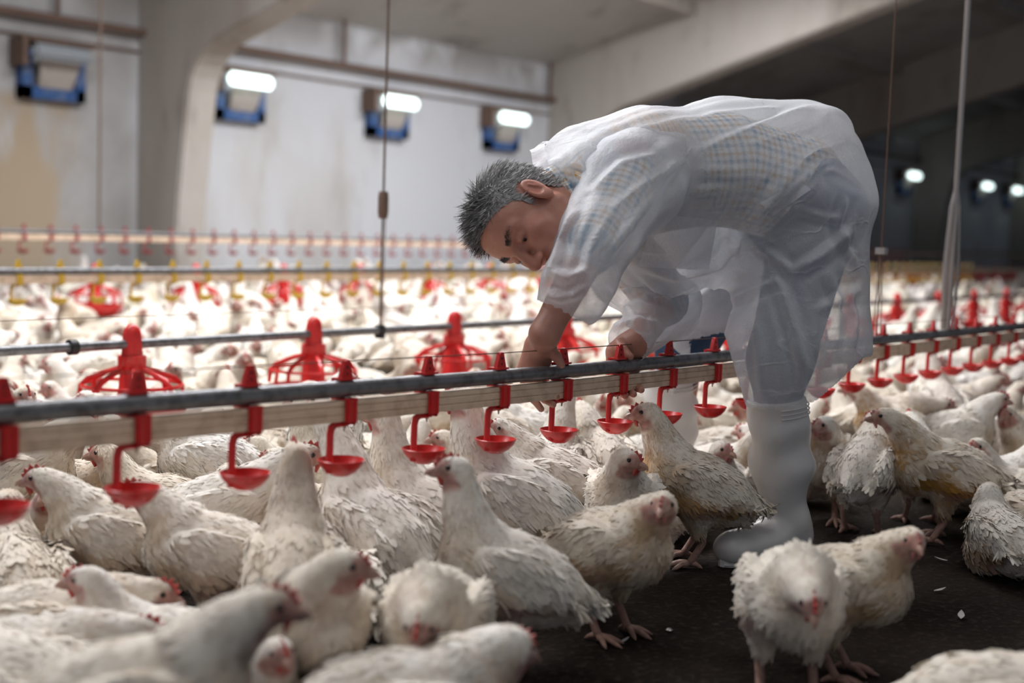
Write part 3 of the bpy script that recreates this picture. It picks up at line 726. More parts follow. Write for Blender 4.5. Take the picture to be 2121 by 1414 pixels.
for h, q in zip(HERO, POS):                             # but never far from where the photo shows them
    p0 = bird_at(*h[:4], h[5]); dv = np.array(q[:2]) - np.array(p0[:2]); n = np.linalg.norm(dv)
    rd = np.array(p0[:2]) / np.linalg.norm(p0[:2]); al = np.clip(dv @ rd, -.10, .10); tg = dv - rd * (dv @ rd); tn = np.linalg.norm(tg)
    nw = np.array(p0[:2]) + rd * al + tg * min(1, .025 / (tn + 1e-9)); q[0], q[1] = nw
for h, q in zip(HERO, POS): place(h[0], *q, h[4])

# the rest of the flock, packed without overlap over the litter that the photo shows
BARE_PX = [(1000, 1500), (1010, 1330), (1200, 1275), (1420, 1215), (1450, 1110), (1540, 1060), (1700, 1030), (1840, 1050), (1960, 1120), (2140, 1150), (2300, 1500)]
BAREP = [G(*p)[:2] for p in BARE_PX]
def inside(x, y, poly):
    c = False; j = len(poly) - 1
    for i in range(len(poly)):
        xi, yi = poly[i]; xj, yj = poly[j]
        if (yi > y) != (yj > y) and x < (xj - xi) * (y - yi) / (yj - yi) + xi: c = not c
        j = i
    return c
cell = {}
def reg(b):
    for c in caps(*b): cell.setdefault((int(c[0] // .2), int(c[1] // .2)), []).append((c, b[3]))
def free(b, rad):
    for c in caps(*b):
        i, j = int(c[0] // .2), int(c[1] // .2)
        for a in (-1, 0, 1):
            for e in (-1, 0, 1):
                for (q, s) in cell.get((i + a, j + e), ()):
                    if (q[0] - c[0]) ** 2 + (q[1] - c[1]) ** 2 < (rad * (s + b[3])) ** 2: return False
        for fp in FEET + PANS:
            if (fp[0] - c[0]) ** 2 + (fp[1] - c[1]) ** 2 < (.16 if fp[1] < 2 else .215) ** 2: return False
    return True
PANS = [(FX0 + FP * i, FY) for i in range(19)] + [(4.65 + .755 * i, 6.9) for i in range(30)]
for b in BIRDS: reg(b)

fr = np.random.default_rng(21); FILL = []
def try_fill(n, ymin, ymax, zmin, zmax, rad):
    for _ in range(n):
        y = fr.uniform(ymin, ymax); z = fr.uniform(zmin, zmax); px = fr.uniform(-40, 2170)
        r = ray(px, 700); x = y * r[0] / r[1] if ymin > .3 else 0
        if ymin <= .3:
            u = G(px, 520 + 900 * fr.random()); x, y = u[0], u[1]
        u = project((x, y, .1))
        if u[2] < 2.05 or u[2] > zmax or not (-60 < u[0] < 2180) or u[1] > 1480 or y > 10.0 or y > ymax: continue
        if inside(x, y, BAREP): continue
        b = (x, y, fr.uniform(0, 6.283), fr.uniform(.85, 1.08))
        if free(b, rad): reg(b); FILL.append(b)
try_fill(9000, .2, 2.6, 1, 5, .068)
try_fill(9000, 1.6, 3.6, 1, 9, .068)
try_fill(14000, 3.4, 7, 1, 16, .07)
try_fill(16000, 6, 9.9, 1, 24, .074)
FILL.sort(key=lambda b: project((b[0], b[1], .1))[2])
def zone(b):
    x, y = b[:2]; left = project((x, y, .15))[0] < 1200
    if y < DY - .05: return ('half-hidden white chicken squeezed among the flock before the near pipe', 'flock before the near pipe')
    if y < FY: return (('white chicken crouching between the near pipe and feeder pipe, left of the man', 'flock left of the man between the near pipes') if left else ('white chicken crouching between the near pipes, right of the man\'s belly', 'flock right of the man between the near pipes'))
    if y < 5.1: return (('blurred white chicken between the near feeders and the yellow drinkers, left of the man', 'flock before the yellow drinkers at left') if left else ('blurred white chicken between the feeders and yellow drinkers, right of the man', 'flock before the yellow drinkers at right'))
    return ('small blurred white chicken beyond the yellow drinkers', 'flock beyond the yellow drinkers')
NIND = 300 - len(HERO)
ks = ['sit', 'sitL', 'sitR', 'tuck', 'scruff', 'stand', 'standL', 'standR', 'tall', 'fore', 'low', 'dirty']
kw = np.array([5, 4, 4, 3, 2, 1.6, 1.2, 1.2, .7, .8, .6, .6]); kw /= kw.sum()
for b in FILL[:NIND]:
    l, g = zone(b); place(ks[fr.choice(len(ks), p=kw)], b[0], b[1], b[2], b[3], l, g, parts=True)
# the far crowd, past three hundred birds: one mass
SIMPLE = []
def simple(seed, sit, **kw):
    o = chicken('far', nf=0, h=.0155, seed=seed, sit=sit, comb=0, bare=False, **kw); me = o.data
    v = np.zeros(len(me.vertices) * 3, np.float32); me.vertices.foreach_get('co', v); v = v.reshape(-1, 3)
    c = np.zeros(len(me.vertices) * 4, np.float32); me.color_attributes['col'].data.foreach_get('color', c); c = c.reshape(-1, 4)[:, :3]
    fs = [tuple(p.vertices) for p in me.polygons]
    for k in children_of(o): bpy.data.objects.remove(k)
    bpy.data.objects.remove(o)
    fs = [q for q in fs if len(q) == 4]; SIMPLE.append((v, np.array(fs), c))
simple(101, True, bz=.092, pitch=8, hp=(.135, 0, .235), dirt=.4); simple(102, True, bz=.092, pitch=8, hp=(.13, .015, .22), yaw=60, dirt=.5)
simple(103, True, bz=.092, pitch=8, hp=(.13, -.01, .19), yaw=-60, dirt=.3); simple(104, False, hp=(.13, 0, .36), dirt=.4); simple(105, False, hp=(.1, 0, .40), pitch=24, dirt=.5); simple(106, True, bz=.1, pitch=20, hp=(.11, 0, .27), dirt=.6)
VV = []; FF = []; CC = []; n0 = 0
for b in FILL[NIND:]:
    v, f, c = SIMPLE[fr.choice(6, p=[.3, .2, .2, .12, .06, .12])]; ca, sa = math.cos(b[2]), math.sin(b[2]); s = b[3]
    VV.append(np.stack([b[0] + s * (v[:, 0] * ca - v[:, 1] * sa), b[1] + s * (v[:, 0] * sa + v[:, 1] * ca), s * v[:, 2]], 1)); FF.append(f + n0); n0 += len(v)
    CC.append(np.clip(c * fr.uniform(.82, 1.06) * np.array([1, fr.uniform(.96, 1), fr.uniform(.88, 1)]), 0, .95))
me = bpy.data.meshes.new('far_flock'); FF = np.concatenate(FF); VV = np.concatenate(VV); CC = np.concatenate(CC)
me.vertices.add(len(VV)); me.vertices.foreach_set('co', VV.astype(np.float32).ravel()); me.loops.add(FF.size); me.loops.foreach_set('vertex_index', FF.ravel().astype(np.int32))
me.polygons.add(len(FF)); me.polygons.foreach_set('loop_start', np.arange(0, FF.size, 4, dtype=np.int32)); me.polygons.foreach_set('loop_total', np.full(len(FF), 4, np.int32))
me.polygons.foreach_set('use_smooth', np.ones(len(FF), bool)); me.materials.append(MAT['flock']); me.update(calc_edges=True)
a = me.color_attributes.new('col', 'FLOAT_COLOR', 'POINT'); c4 = np.ones((len(VV), 4), np.float32); c4[:, :3] = CC; a.data.foreach_set('color', c4.ravel())
tag(obj('chicken_flock', me), 'blurred mass of white chickens covering the litter far back to the walls', 'flock', kind='stuff')
print('BIRDS', len(HERO), len(FILL), len(VV))

MAT['down'] = plain('loose_down', (.62, .60, .58), .8)
# loose bits on the bare litter
for px, py, th, ln, l in ((1500, 1176, 10, .045, 'small white feather lying on the litter behind the sharp hen\'s feet'), (1990, 1285, 70, .04, 'wisp of white down on the bare litter below the thin walking hen'), (1962, 1165, 160, .03, 'tan feather on the litter behind the thin walking hen\'s feet'), (1935, 1228, 20, .03, 'curled feather on the bare litter right of the hen with raised head'), (1285, 1335, 40, .022, 'pale scrap on the dark litter at the bottom, right of the middle')):
    g = G(px, py); q = MB(); vs = []; fs = []
    for i in range(7):
        t = i / 6; w = ln * .16 * math.sin(math.pi * min(1, t * .9 + .1)) + .0004; z = .004 + .006 * t * t
        vs += [(ln * t, -w, z + .002), (ln * t, 0, z), (ln * t, w, z + .002)]
    for i in range(6):
        for j in range(2): fs.append((i * 3 + j, i * 3 + j + 3, i * 3 + j + 4, i * 3 + j + 1))
    q.add(vs, fs); o = q.build('loose_feather', MAT['down'], None, True, loc=(g[0], g[1], 0)); o.rotation_euler = (0, 0, YAW0 + math.radians(th)); tag(o, l, 'feather')
g = G(1386, 1308); q = MB(); q.lathe([(.0001, 0), (.006, .001), (.0075, .004), (.004, .007), (.0001, .0075)], n=8)
o = q.build('pebble', MAT['rod'], None, True, loc=(g[0], g[1], 0)); tag(o, 'tiny shiny pale pebble on the dark litter at the bottom middle', 'pebble')

# ------------------------------------------------------------------ the bending man
m, nt, b = nmat('skin'); MAT['skin'] = m; b.inputs['Roughness'].default_value = .48
at = nt.nodes.new('ShaderNodeAttribute'); at.attribute_name = 'col'
c = mixc(nt, ramp(nt, noise(nt, 45, 5), [(.4, (0, 0, 0)), (.7, (.35, .35, .35))]), at.outputs['Color'], (.42, .16, .11)); nt.links.new(c, b.inputs['Base Color'])
b.inputs['Subsurface Weight'].default_value = .08; b.inputs['Subsurface Radius'].default_value = (.01, .004, .002); b.inputs['Subsurface Scale'].default_value = .5
bump(nt, b, noise(nt, 160, 4), .25, .002)
m, nt, b = nmat('hair'); MAT['hair'] = m; b.inputs['Roughness'].default_value = .5
at = nt.nodes.new('ShaderNodeAttribute'); at.attribute_name = 'col'; nt.links.new(at.outputs['Color'], b.inputs['Base Color'])
m, nt, b = nmat('plaid_cloth'); MAT['plaid'] = m; b.inputs['Roughness'].default_value = .85
def plaid(nt, vec, s):
    sp = nt.nodes.new('ShaderNodeSeparateXYZ'); nt.links.new(vec, sp.inputs[0])
    def tri(o, k, ph):
        a = nt.nodes.new('ShaderNodeMath'); a.operation = 'MULTIPLY_ADD'; nt.links.new(o, a.inputs[0]); a.inputs[1].default_value = k; a.inputs[2].default_value = ph
        q = nt.nodes.new('ShaderNodeMath'); q.operation = 'FRACT'; nt.links.new(a.outputs[0], q.inputs[0]); return q.outputs[0]
    cols = [(0, (.75, .74, .72)), (.30, (.82, .82, .8)), (.301, (.60, .30, .05)), (.5, (.62, .33, .07)), (.501, (.78, .78, .76)), (.75, (.78, .78, .76)), (.751, (.10, .24, .36)), (1, (.10, .24, .36))]
    a = ramp(nt, tri(sp.outputs[0], s, .1), cols); d = ramp(nt, tri(sp.outputs[1], s, .3), cols)
    return mixc(nt, .5, a, d)
uvn = nt.nodes.new('ShaderNodeAttribute'); uvn.attribute_name = 'cloth'; nt.links.new(plaid(nt, uvn.outputs['Vector'], 26), b.inputs['Base Color'])
m, nt, b = nmat('denim'); MAT['denim'] = m; b.inputs['Roughness'].default_value = .85
c = mixc(nt, ramp(nt, noise(nt, 9, 5), [(.35, (0, 0, 0)), (.7, (1, 1, 1))]), (.012, .032, .075), (.042, .105, .20)); nt.links.new(c, b.inputs['Base Color'])
bump(nt, b, noise(nt, 300, 3), .3, .001)
m, nt, b = nmat('white_rubber'); MAT['boot'] = m; b.inputs['Roughness'].default_value = .34
c = mixc(nt, ramp(nt, noise(nt, 12, 6), [(.56, (0, 0, 0)), (.8, (.35, .35, .35))]), (.80, .78, .76), (.45, .41, .37)); nt.links.new(c, b.inputs['Base Color'])
# thin nonwoven fabric: partly see-through, more opaque where it is seen edge-on or doubled
def gauze(name, lo, hi):
    m = bpy.data.materials.new(name); m.use_nodes = True; nt = m.node_tree; nt.nodes.remove(nt.nodes['Principled BSDF']); out = nt.nodes['Material Output']
    d = nt.nodes.new('ShaderNodeBsdfDiffuse'); t = nt.nodes.new('ShaderNodeBsdfTranslucent'); tr = nt.nodes.new('ShaderNodeBsdfTransparent'); gl = nt.nodes.new('ShaderNodeBsdfGlossy')
    col = (.86, .88, .93, 1); d.inputs[0].default_value = col; t.inputs[0].default_value = col; gl.inputs[0].default_value = (1, 1, 1, 1); gl.inputs['Roughness'].default_value = .45
    tc = nt.nodes.new('ShaderNodeTexCoord')
    mp = nt.nodes.new('ShaderNodeMapping'); nt.links.new(tc.outputs['Object'], mp.inputs[0])
    mp.inputs['Rotation'].default_value = (.5, .3, .9); mp.inputs['Scale'].default_value = (1, .42, 1)
    w = nt.nodes.new('ShaderNodeTexNoise'); w.inputs['Scale'].default_value = 3.5; w.inputs['Detail'].default_value = 5; nt.links.new(mp.outputs[0], w.inputs['Vector'])
    mx = nt.nodes.new('ShaderNodeMix'); mx.data_type = 'RGBA'; mx.inputs[0].default_value = .30; nt.links.new(mp.outputs[0], mx.inputs[6]); nt.links.new(w.outputs['Color'], mx.inputs[7])
    v = nt.nodes.new('ShaderNodeTexVoronoi'); v.feature = 'DISTANCE_TO_EDGE'; v.inputs['Scale'].default_value = 11; nt.links.new(mx.outputs[2], v.inputs['Vector'])
    msk = ramp(nt, noise(nt, 7, 3), [(.46, (0, 0, 0)), (.62, (1, 1, 1))])
    cr0 = ramp(nt, v.outputs['Distance'], [(0, (1, 1, 1)), (.05, (0, 0, 0))])
    crm = nt.nodes.new('ShaderNodeMath'); crm.operation = 'MULTIPLY'; nt.links.new(cr0, crm.inputs[0]); nt.links.new(msk, crm.inputs[1]); cr = crm.outputs[0]
    n2 = noise(nt, 14, 6, rough=.65); add = nt.nodes.new('ShaderNodeMath'); add.operation = 'MULTIPLY_ADD'; nt.links.new(cr, add.inputs[0]); add.inputs[1].default_value = .30; nt.links.new(n2, add.inputs[2])
    bp = nt.nodes.new('ShaderNodeBump'); bp.inputs['Strength'].default_value = .55; bp.inputs['Distance'].default_value = .012; nt.links.new(add.outputs[0], bp.inputs['Height'])
    for s in (d, t, gl): nt.links.new(bp.outputs[0], s.inputs['Normal'])
    m1 = nt.nodes.new('ShaderNodeMixShader'); m1.inputs[0].default_value = .38; nt.links.new(d.outputs[0], m1.inputs[1]); nt.links.new(t.outputs[0], m1.inputs[2])
    m2 = nt.nodes.new('ShaderNodeMixShader'); m2.inputs[0].default_value = .05; nt.links.new(m1.outputs[0], m2.inputs[1]); nt.links.new(gl.outputs[0], m2.inputs[2])
    lw = nt.nodes.new('ShaderNodeLayerWeight'); lw.inputs[0].default_value = .5
    r = nt.nodes.new('ShaderNodeMapRange'); nt.links.new(lw.outputs['Facing'], r.inputs[0]); r.inputs[3].default_value = lo; r.inputs[4].default_value = hi
    fib = noise(nt, 420, 2); fr_ = nt.nodes.new('ShaderNodeMath'); fr_.operation = 'MULTIPLY_ADD'; nt.links.new(fib, fr_.inputs[0]); fr_.inputs[1].default_value = .22; fr_.inputs[2].default_value = -.11
    cl = nt.nodes.new('ShaderNodeMath'); cl.operation = 'ADD'; cl.use_clamp = True; nt.links.new(r.outputs[0], cl.inputs[0]); nt.links.new(fr_.outputs[0], cl.inputs[1])
    c2 = nt.nodes.new('ShaderNodeMath'); c2.operation = 'MULTIPLY_ADD'; c2.use_clamp = True; nt.links.new(cr, c2.inputs[0]); c2.inputs[1].default_value = .10; nt.links.new(cl.outputs[0], c2.inputs[2])
    m3 = nt.nodes.new('ShaderNodeMixShader'); nt.links.new(c2.outputs[0], m3.inputs[0]); nt.links.new(tr.outputs[0], m3.inputs[1]); nt.links.new(m2.outputs[0], m3.inputs[2])
    nt.links.new(m3.outputs[0], out.inputs['Surface']); return m
MAT['gown'] = gauze('white_gown_fabric', .49, .97); MAT['gown2'] = gauze('doubled_gown_fabric', .62, 1.0)

BASE = np.array([*G(1600, 1150)[:2], 0.0])
man = None
def part(name, v, f, mat, parent, col=None, mi=None, smooth=True):
    me = mesh(name, np.asarray(v) - BASE, f, mat, smooth, mi, col); return obj(name, me, parent)

# --- head in its own frame: x to the face, y to the left ear, z to the crown
HO = P(1094, 452, 2.74); HS = 1.03
hF = cdir(-.20, -.765, .61); hU = cdir(-.97, .14, .02); hU = hU - hF * (hU @ hF); hU /= np.linalg.norm(hU); hL = np.cross(hU, hF)
HM = np.stack([hF, hL, hU], 1) * HS
def hw(p): return HO + np.asarray(p, float) @ HM.T
SKN = np.array([.53, .25, .18])
S = []
S += [ell((-.010, 0, .032), (.098, .077, .086)), ell((.028, 0, -.035), (.062, .058, .082))]
S += [[ell((.045, 0, .035), (.052, .062, .058)), .03]]
for s in (-1, 1):
    S += [[rcone((-.005, s * .056, -.05), (.062, s * .022, -.094), .019, .018), .03], [rcone((.089, s * .010, .021), (.074, s * .046, .019), .011, .011), .014],
          [ell((.062, s * .042, -.026), (.026, .022, .024)), .02], [ell((.080, s * .020, -.040), (.018, .018, .016)), .012]]
S += [[ell((.075, 0, -.098), (.020, .024, .018)), .02], [rcone((.093, 0, .008), (.119, 0, -.036), .0095, .0125), .010], [ell((.110, 0, -.041), (.014, .018, .010)), .008],
      [ell((.083, 0, -.072), (.018, .03, .024)), .012]]
for s in (-1, 1): S += [[ell((.107, s * .0135, -.041), (.011, .008, .009)), .005], [rcone((.099, 0, -.0655), (.088, s * .022, -.0695), .0062, .004), .004], [rcone((.098, 0, -.079), (.087, s * .020, -.076), .0075, .004), .005]]
SUB = [(ell((.101, s * .033, -.001), (.020, .021, .013)), .010) for s in (-1, 1)] + [(ell((.112, s * .007, -.050), (.006, .004, .006)), .003) for s in (-1, 1)]
SUB += [(rcone((.1035, -.018, -.0722), (.1035, .018, -.0722), .0022, .0022), .003)]
def head_extra(Q, d):
    for s in (-1, 1):
        d = smin(d, prim_d(ell((.079, s * .032, .0), (.0145, .0165, .0125)), Q), .003)          # lids over the eyeball
        d = np.maximum(d, -prim_d(rcone((.0945, s * .023, -.0055), (.088, s * .044, -.0055), .0016, .0014), Q))  # lid slit, looking down
        c = np.array([-.008, s * .080, -.004]); a = math.radians(-18)
        R = np.array([[math.cos(a), 0, math.sin(a)], [0, 1, 0], [-math.sin(a), 0, math.cos(a)]]) @ np.array([[1, 0, 0], [0, 1, 0], [0, 0, 1]])
        ear = prim_d(ell(c, (.020, .0075, .033), R), Q); ear = smin(ear, prim_d(ell(c + np.array([.004, 0, -.026]), (.010, .006, .012)), Q), .008)
        ear = np.maximum(ear, -prim_d(ell(c + np.array([.003, s * .007, .004]), (.0125, .006, .022), R), Q))
        ear = smin(ear, prim_d(rcone(c + np.array([-.004, s * .003, .015]), c + np.array([-.006, s * .003, -.012]), .003, .003), Q), .004)
        d = smin(d, ear, .005)
    return d + .0006 * np.sin(Q[..., 2] * 900) * np.clip((Q[..., 2] - .03) / .02, 0, 1) * np.clip((Q[..., 0] - .07) / .02, 0, 1) * (Q[..., 2] < .075)
def hinv(p): return ((np.asarray(p) - HO) @ HM) / HS ** 2
NC, NAX = P(1153, 416, 2.79), cdir(.90, .38, -.25)        # middle of the shirt collar and the way the neck runs through it
_n0, _n1, _n2 = np.array((-.022, 0, -.045)), hinv(NC), hinv(P(1215, 390, 2.87))
NECK = [[rcone(_n0, _n1, .054, .059), .03], [rcone(_n1, _n2, .059, .070), .03]]
v, f = blob(S + NECK, .02, .0026, SUB, head_extra, pad=.03)
nz = noise3(v, 12, 5); red = np.zeros(len(v))
for p, r_ in (((.115, 0, -.038), .022), ((.066, .048, -.028), .026), ((.066, -.048, -.028), .026), ((-.008, .082, .0), .032), ((-.008, -.082, .0), .032), ((.09, 0, -.07), .016)):
    red = np.maximum(red, np.exp(-(((v - np.array(p)) / r_) ** 2).sum(1)))
col = SKN * (1 + .08 * nz)[:, None]; col = col * (1 - .5 * red[:, None]) + np.array([.47, .145, .11]) * .5 * red[:, None]
for s in (-1, 1):
    k = np.exp(-(((v - np.array([.096, s * .033, -.0055])) / np.array([.012, .014, .004])) ** 2).sum(1)); col = col * (1 - .85 * k[:, None]) + np.array([.03, .02, .018]) * .85 * k[:, None]
stub = np.clip((-.055 - v[:, 2]) / .03, 0, 1) * np.clip((v[:, 0] - .0) / .03, 0, 1) * .35; col = col * (1 - stub[:, None]) + np.array([.25, .15, .12]) * stub[:, None]
BV = [hw(v)]; BF = [f]; BC = [np.clip(col, .01, 1)]; n0 = len(v)
def addbody(v, f, c):
    global n0
    BV.append(v); BF.append(f + n0); BC.append(np.clip(np.broadcast_to(c, v.shape), .01, 1)); n0 += len(v)

# --- joints
LS, LE, LW = P(1325, 350, 2.90), P(1222, 515, 2.67), P(1128, 692, 2.63)
RS, RE, RW = P(1235, 440, 3.08), P(1375, 625, 3.10), P(1322, 708, 2.95)
C7 = P(1232, 383, 2.885)
SP = [C7, P(1330, 360, 2.97), P(1490, 350, 3.08), P(1640, 390, 3.18)]
LHp, LK, LA = P(1690, 440, 3.14), P(1618, 740, 3.06), P(1628, 1085, 3.09)
RHp, RK, RA = P(1590, 450, 3.42), P(1420, 720, 3.55), P(1392, 985, 3.62)
tr = [rcone(SP[0], SP[1], .075, .115), rcone(SP[1], SP[2], .125, .115), rcone(SP[2], SP[3], .115, .125), rcone(LHp, RHp, .095, .095), rcone(SP[1], LS, .09, .062), rcone(SP[1], RS, .09, .062),
      rcone(LS, LE, .058, .045), rcone(RS, RE, .058, .045), rcone(LHp, LK, .088, .060), rcone(LK, LA, .050, .036), rcone(RHp, RK, .088, .060), rcone(RK, RA, .050, .036)]
v, f = blob(tr, .05, .012); addbody(v, f, SKN)

# --- forearms and hands: palm, four separate fingers and a thumb each
def lz(px): return onY(px, 740, DY) @ np.zeros(3) if False else project(onY(px, 740, DY))[2]
def hand(prims, h=.0024):
    v, f = blob(prims, .006, h); nz = noise3(v, 25, 9); c = np.array([.50, .25, .185]) * (1 + .10 * nz)[:, None]
    return v, f, c
zl = lz(1110)
L = lambda px, py, dz: P(px, py, zl + dz)
hp_ = [[rcone(LE, LW, .042, .029), .02], [rcone(LW, L(1122, 722, .055), .027, .026), .02]]
hp_ += [[rcone(L(1120, 705, .045), L(1086, 768, .06), .024, .019), .014], [rcone(L(1128, 715, .06), L(1118, 775, .085), .023, .018), .014], [rcone(L(1110, 715, .05), L(1101, 772, .07), .022, .019), .014]]
fingers = [[(1084, 768, .058), (1088, 802, .062), (1105, 826, .045), (1121, 847, .030)],
           [(1098, 774, .070), (1108, 808, .075), (1128, 826, .055), (1146, 838, .040)],
           [(1110, 778, .082), (1122, 806, .09), (1140, 818, .07), (1153, 822, .055)],
           [(1122, 774, .092), (1132, 798, .10), (1146, 806, .085), (1154, 808, .072)]]
for fg in fingers:
    rr = [.0105, .0095, .0086, .0068]
    hp_ += [[rcone(L(*fg[i]), L(*fg[i + 1]), rr[i], rr[i + 1]), .004 if i else .007] for i in range(3)]
hp_ += [[rcone(L(1134, 716, .04), L(1152, 738, .028), .013, .0112), .010], [rcone(L(1152, 738, .028), L(1163, 755, .026), .0105, .0078), .004]]
addbody(*hand(hp_))
zl2 = lz(1292)
L2 = lambda px, py, dz: P(px, py, zl2 + dz)
hp2 = [[rcone(RE, RW, .042, .030), .02], [rcone(RW, L2(1300, 718, .06), .028, .029), .02], [rcone(L2(1300, 718, .06), L2(1276, 728, .055), .029, .024), .016], [rcone(L2(1312, 722, .075), L2(1300, 750, .08), .026, .02), .016]]
f2 = [[(1266, 732, .055), (1262, 768, .055), (1268, 806, .040), (1276, 815, .002)],
      [(1282, 738, .065), (1281, 778, .065), (1287, 812, .045), (1295, 819, .000)],
      [(1298, 745, .075), (1300, 782, .072), (1305, 811, .045), (1312, 816, -.002)],
      [(1312, 748, .08), (1318, 780, .076), (1322, 803, .045), (1328, 807, .0)]]
for fg in f2:
    rr = [.0108, .0100, .0094, .0080]
    hp2 += [[rcone(L2(*fg[i]), L2(*fg[i + 1]), rr[i], rr[i + 1]), .003 if i else .006] for i in range(3)]
hp2 += [[rcone(L2(1282, 712, .035), L2(1291, 724, .012), .0135, .0115), .010], [rcone(L2(1291, 724, .012), L2(1305, 738, -.002), .011, .0085), .004]]
addbody(*hand(hp2))
man = mesh('person', np.concatenate(BV) - BASE, np.concatenate(BF), MAT['skin'], True, None, np.concatenate(BC))
man = obj('person', man); man.location = tuple(BASE)
tag(man, 'person in a see-through white gown and white boots bending over the near pipe', 'person')
# nails, eyes
def sphere_mb(c, r, n=14):
    q = MB(); t = np.linspace(-math.pi / 2, math.pi / 2, 9); q.lathe([(max(1e-4, r * math.cos(a)), r * math.sin(a)) for a in t], n=n); mb = MB(); mb.add([np.array(p) + c for p in q.v], q.f); return mb
for s in (-1, 1):
    mb = sphere_mb(hw((.0795, s * .032, -.0012)), .0128 * HS); part('eye', mb.v, mb.f, MAT['eye'], man)
nb = MB(); a_ = L2(1297, 729, .0); 
# --- hair: a cap and thousands of short strands
hairline = lambda x: np.interp(x, [-.12, -.07, -.045, -.03, -.014, .008, .014, .024, .03, .045, .065, .085, .1], [-.062, -.060, -.050, .0, .036, .036, .0, -.012, .03, .046, .064, .082, .09])
v, f = blob([ell((-.010, 0, .032), (.098, .077, .086)), ell((-.045, 0, -.03), (.058, .060, .065)), ell((.045, 0, .035), (.052, .062, .058))], .02, .0028, extra=lambda Q, d: d - .0035)
keep = v[:, 2] > hairline(v[:, 0]) - .002
fk = f[keep[f].all(1)]; nrm = vnormals(v, f)
hr = np.random.default_rng(5)
def tone(n): return (np.clip(hr.normal(.43, .18, n), .05, .8))[:, None] * np.array([1, .985, .97])
hc = np.tile([[.29, .286, .28]], (len(v), 1)); 
HV = [hw(v)]; HFs = [tuple(q) for q in fk]; HC = [hc]; hn = len(v)
cen = v[fk].mean(1); NS = 9000; pk = hr.integers(0, len(fk), NS); p0 = v[fk[pk, 0]] * .5 + v[fk[pk, 2]] * .5 + hr.normal(0, .0018, (NS, 3)); nn_ = nrm[fk[pk, 0]]
grav = np.array([0, 0, -1.]) @ HM; grav /= np.linalg.norm(grav)
fw_ = np.clip((p0[:, 0] + .03) / .06, 0, 1)[:, None] * np.clip((p0[:, 2] - .03) / .05, 0, 1)[:, None]; flow = fw_ * (grav * .55 + np.array([.1, 0, .35])) + (1 - fw_) * np.array([[-.7, 0, -.6]])
flow = flow + hr.normal(0, .22, (NS, 3)); topw = np.clip((p0[:, 2] - .05) / .05, 0, 1)
d_ = flow * (1.0) + nn_ * (.14 + .26 * topw)[:, None]; d_ /= np.linalg.norm(d_, axis=1, keepdims=True)
Ln = (.011 + .018 * topw) * hr.uniform(.6, 1.35, NS); bend = hr.normal(0, .35, (NS, 3)) + np.array([-.2, 0, -.25])
side = np.cross(d_, hr.normal(size=(NS, 3))); side /= np.linalg.norm(side, axis=1, keepdims=True)
rows = []
for t, w in ((0, .00075), (.4, .0007), (.75, .0005), (1, .0001)):
    cpt = p0 + d_ * (Ln * t)[:, None] + bend * (Ln * t * t * .35)[:, None]
    rows += [cpt - side * w, cpt + side * w]
sv = np.stack(rows, 1).reshape(-1, 3); HV.append(hw(sv)); tn = tone(NS)
dark = np.clip((p0[:, 2] - .045) / .05, 0, 1) * np.clip((p0[:, 0] + .03) / .05, 0, 1); tn = tn * (1 - .62 * dark[:, None]); HC.append(np.repeat(tn, 8, 0))
for i in range(NS):
    b0 = hn + i * 8; HFs += [(b0, b0 + 1, b0 + 3, b0 + 2), (b0 + 2, b0 + 3, b0 + 5, b0 + 4), (b0 + 4, b0 + 5, b0 + 7, b0 + 6)]
part('hair', np.concatenate(HV), HFs, MAT['hair'], man, np.clip(np.concatenate(HC), .01, .9))
for s in (-1, 1):                                       # eyebrows
    NS = 330; t = hr.random(NS); p0 = np.stack([.1005 - .022 * t ** 1.5, s * (.013 + .036 * t), .0205 + .006 * np.sin(t * 2.6) + hr.normal(0, .0028, NS)], 1)
    d_ = np.stack([np.full(NS, .35), s * np.full(NS, .8), .35 + hr.normal(0, .35, NS)], 1); d_ /= np.linalg.norm(d_, axis=1, keepdims=True); sd_ = np.tile([[0, 0, 1.]], (NS, 1)); l_ = hr.uniform(.006, .011, NS)[:, None]
    sv = np.stack([p0 - sd_ * .0008, p0 + sd_ * .0008, p0 + d_ * l_ - sd_ * .0001, p0 + d_ * l_ + sd_ * .0001], 1).reshape(-1, 3)
    part('eyebrow', hw(sv), [(4 * i, 4 * i + 1, 4 * i + 3, 4 * i + 2) for i in range(NS)], MAT['hair'], man, np.repeat(np.clip(hr.normal(.06, .03, (NS, 1)), .02, .2) * np.ones((1, 3)), 4, 0))

# --- clothes
def cloth_attr(o, uv):
    a = o.data.attributes.new('cloth', 'FLOAT_VECTOR', 'POINT'); d = np.zeros((len(uv), 3), np.float32); d[:, :2] = uv; a.data.foreach_set('vector', d.ravel())
def seg_uv(v, segs):
    """distance along and around the nearest limb, for the weave of the plaid"""
    best = np.full(len(v), 1e9); uv = np.zeros((len(v), 2)); off = 0
    for a, b_ in segs:
        ax = b_ - a; l = np.linalg.norm(ax); ax = ax / l; t = np.clip((v - a) @ ax, 0, l); q = v - a - t[:, None] * ax; dd = np.linalg.norm(q, axis=1)
        e1 = np.cross(ax, [0, 0, 1.]); e1 /= np.linalg.norm(e1); e2 = np.cross(ax, e1); an = np.arctan2(q @ e2, q @ e1) * np.maximum(dd, .05); m_ = dd < best; best[m_] = dd[m_]; uv[m_, 0] = (off + t)[m_]; uv[m_, 1] = an[m_]; off += l
    return uv
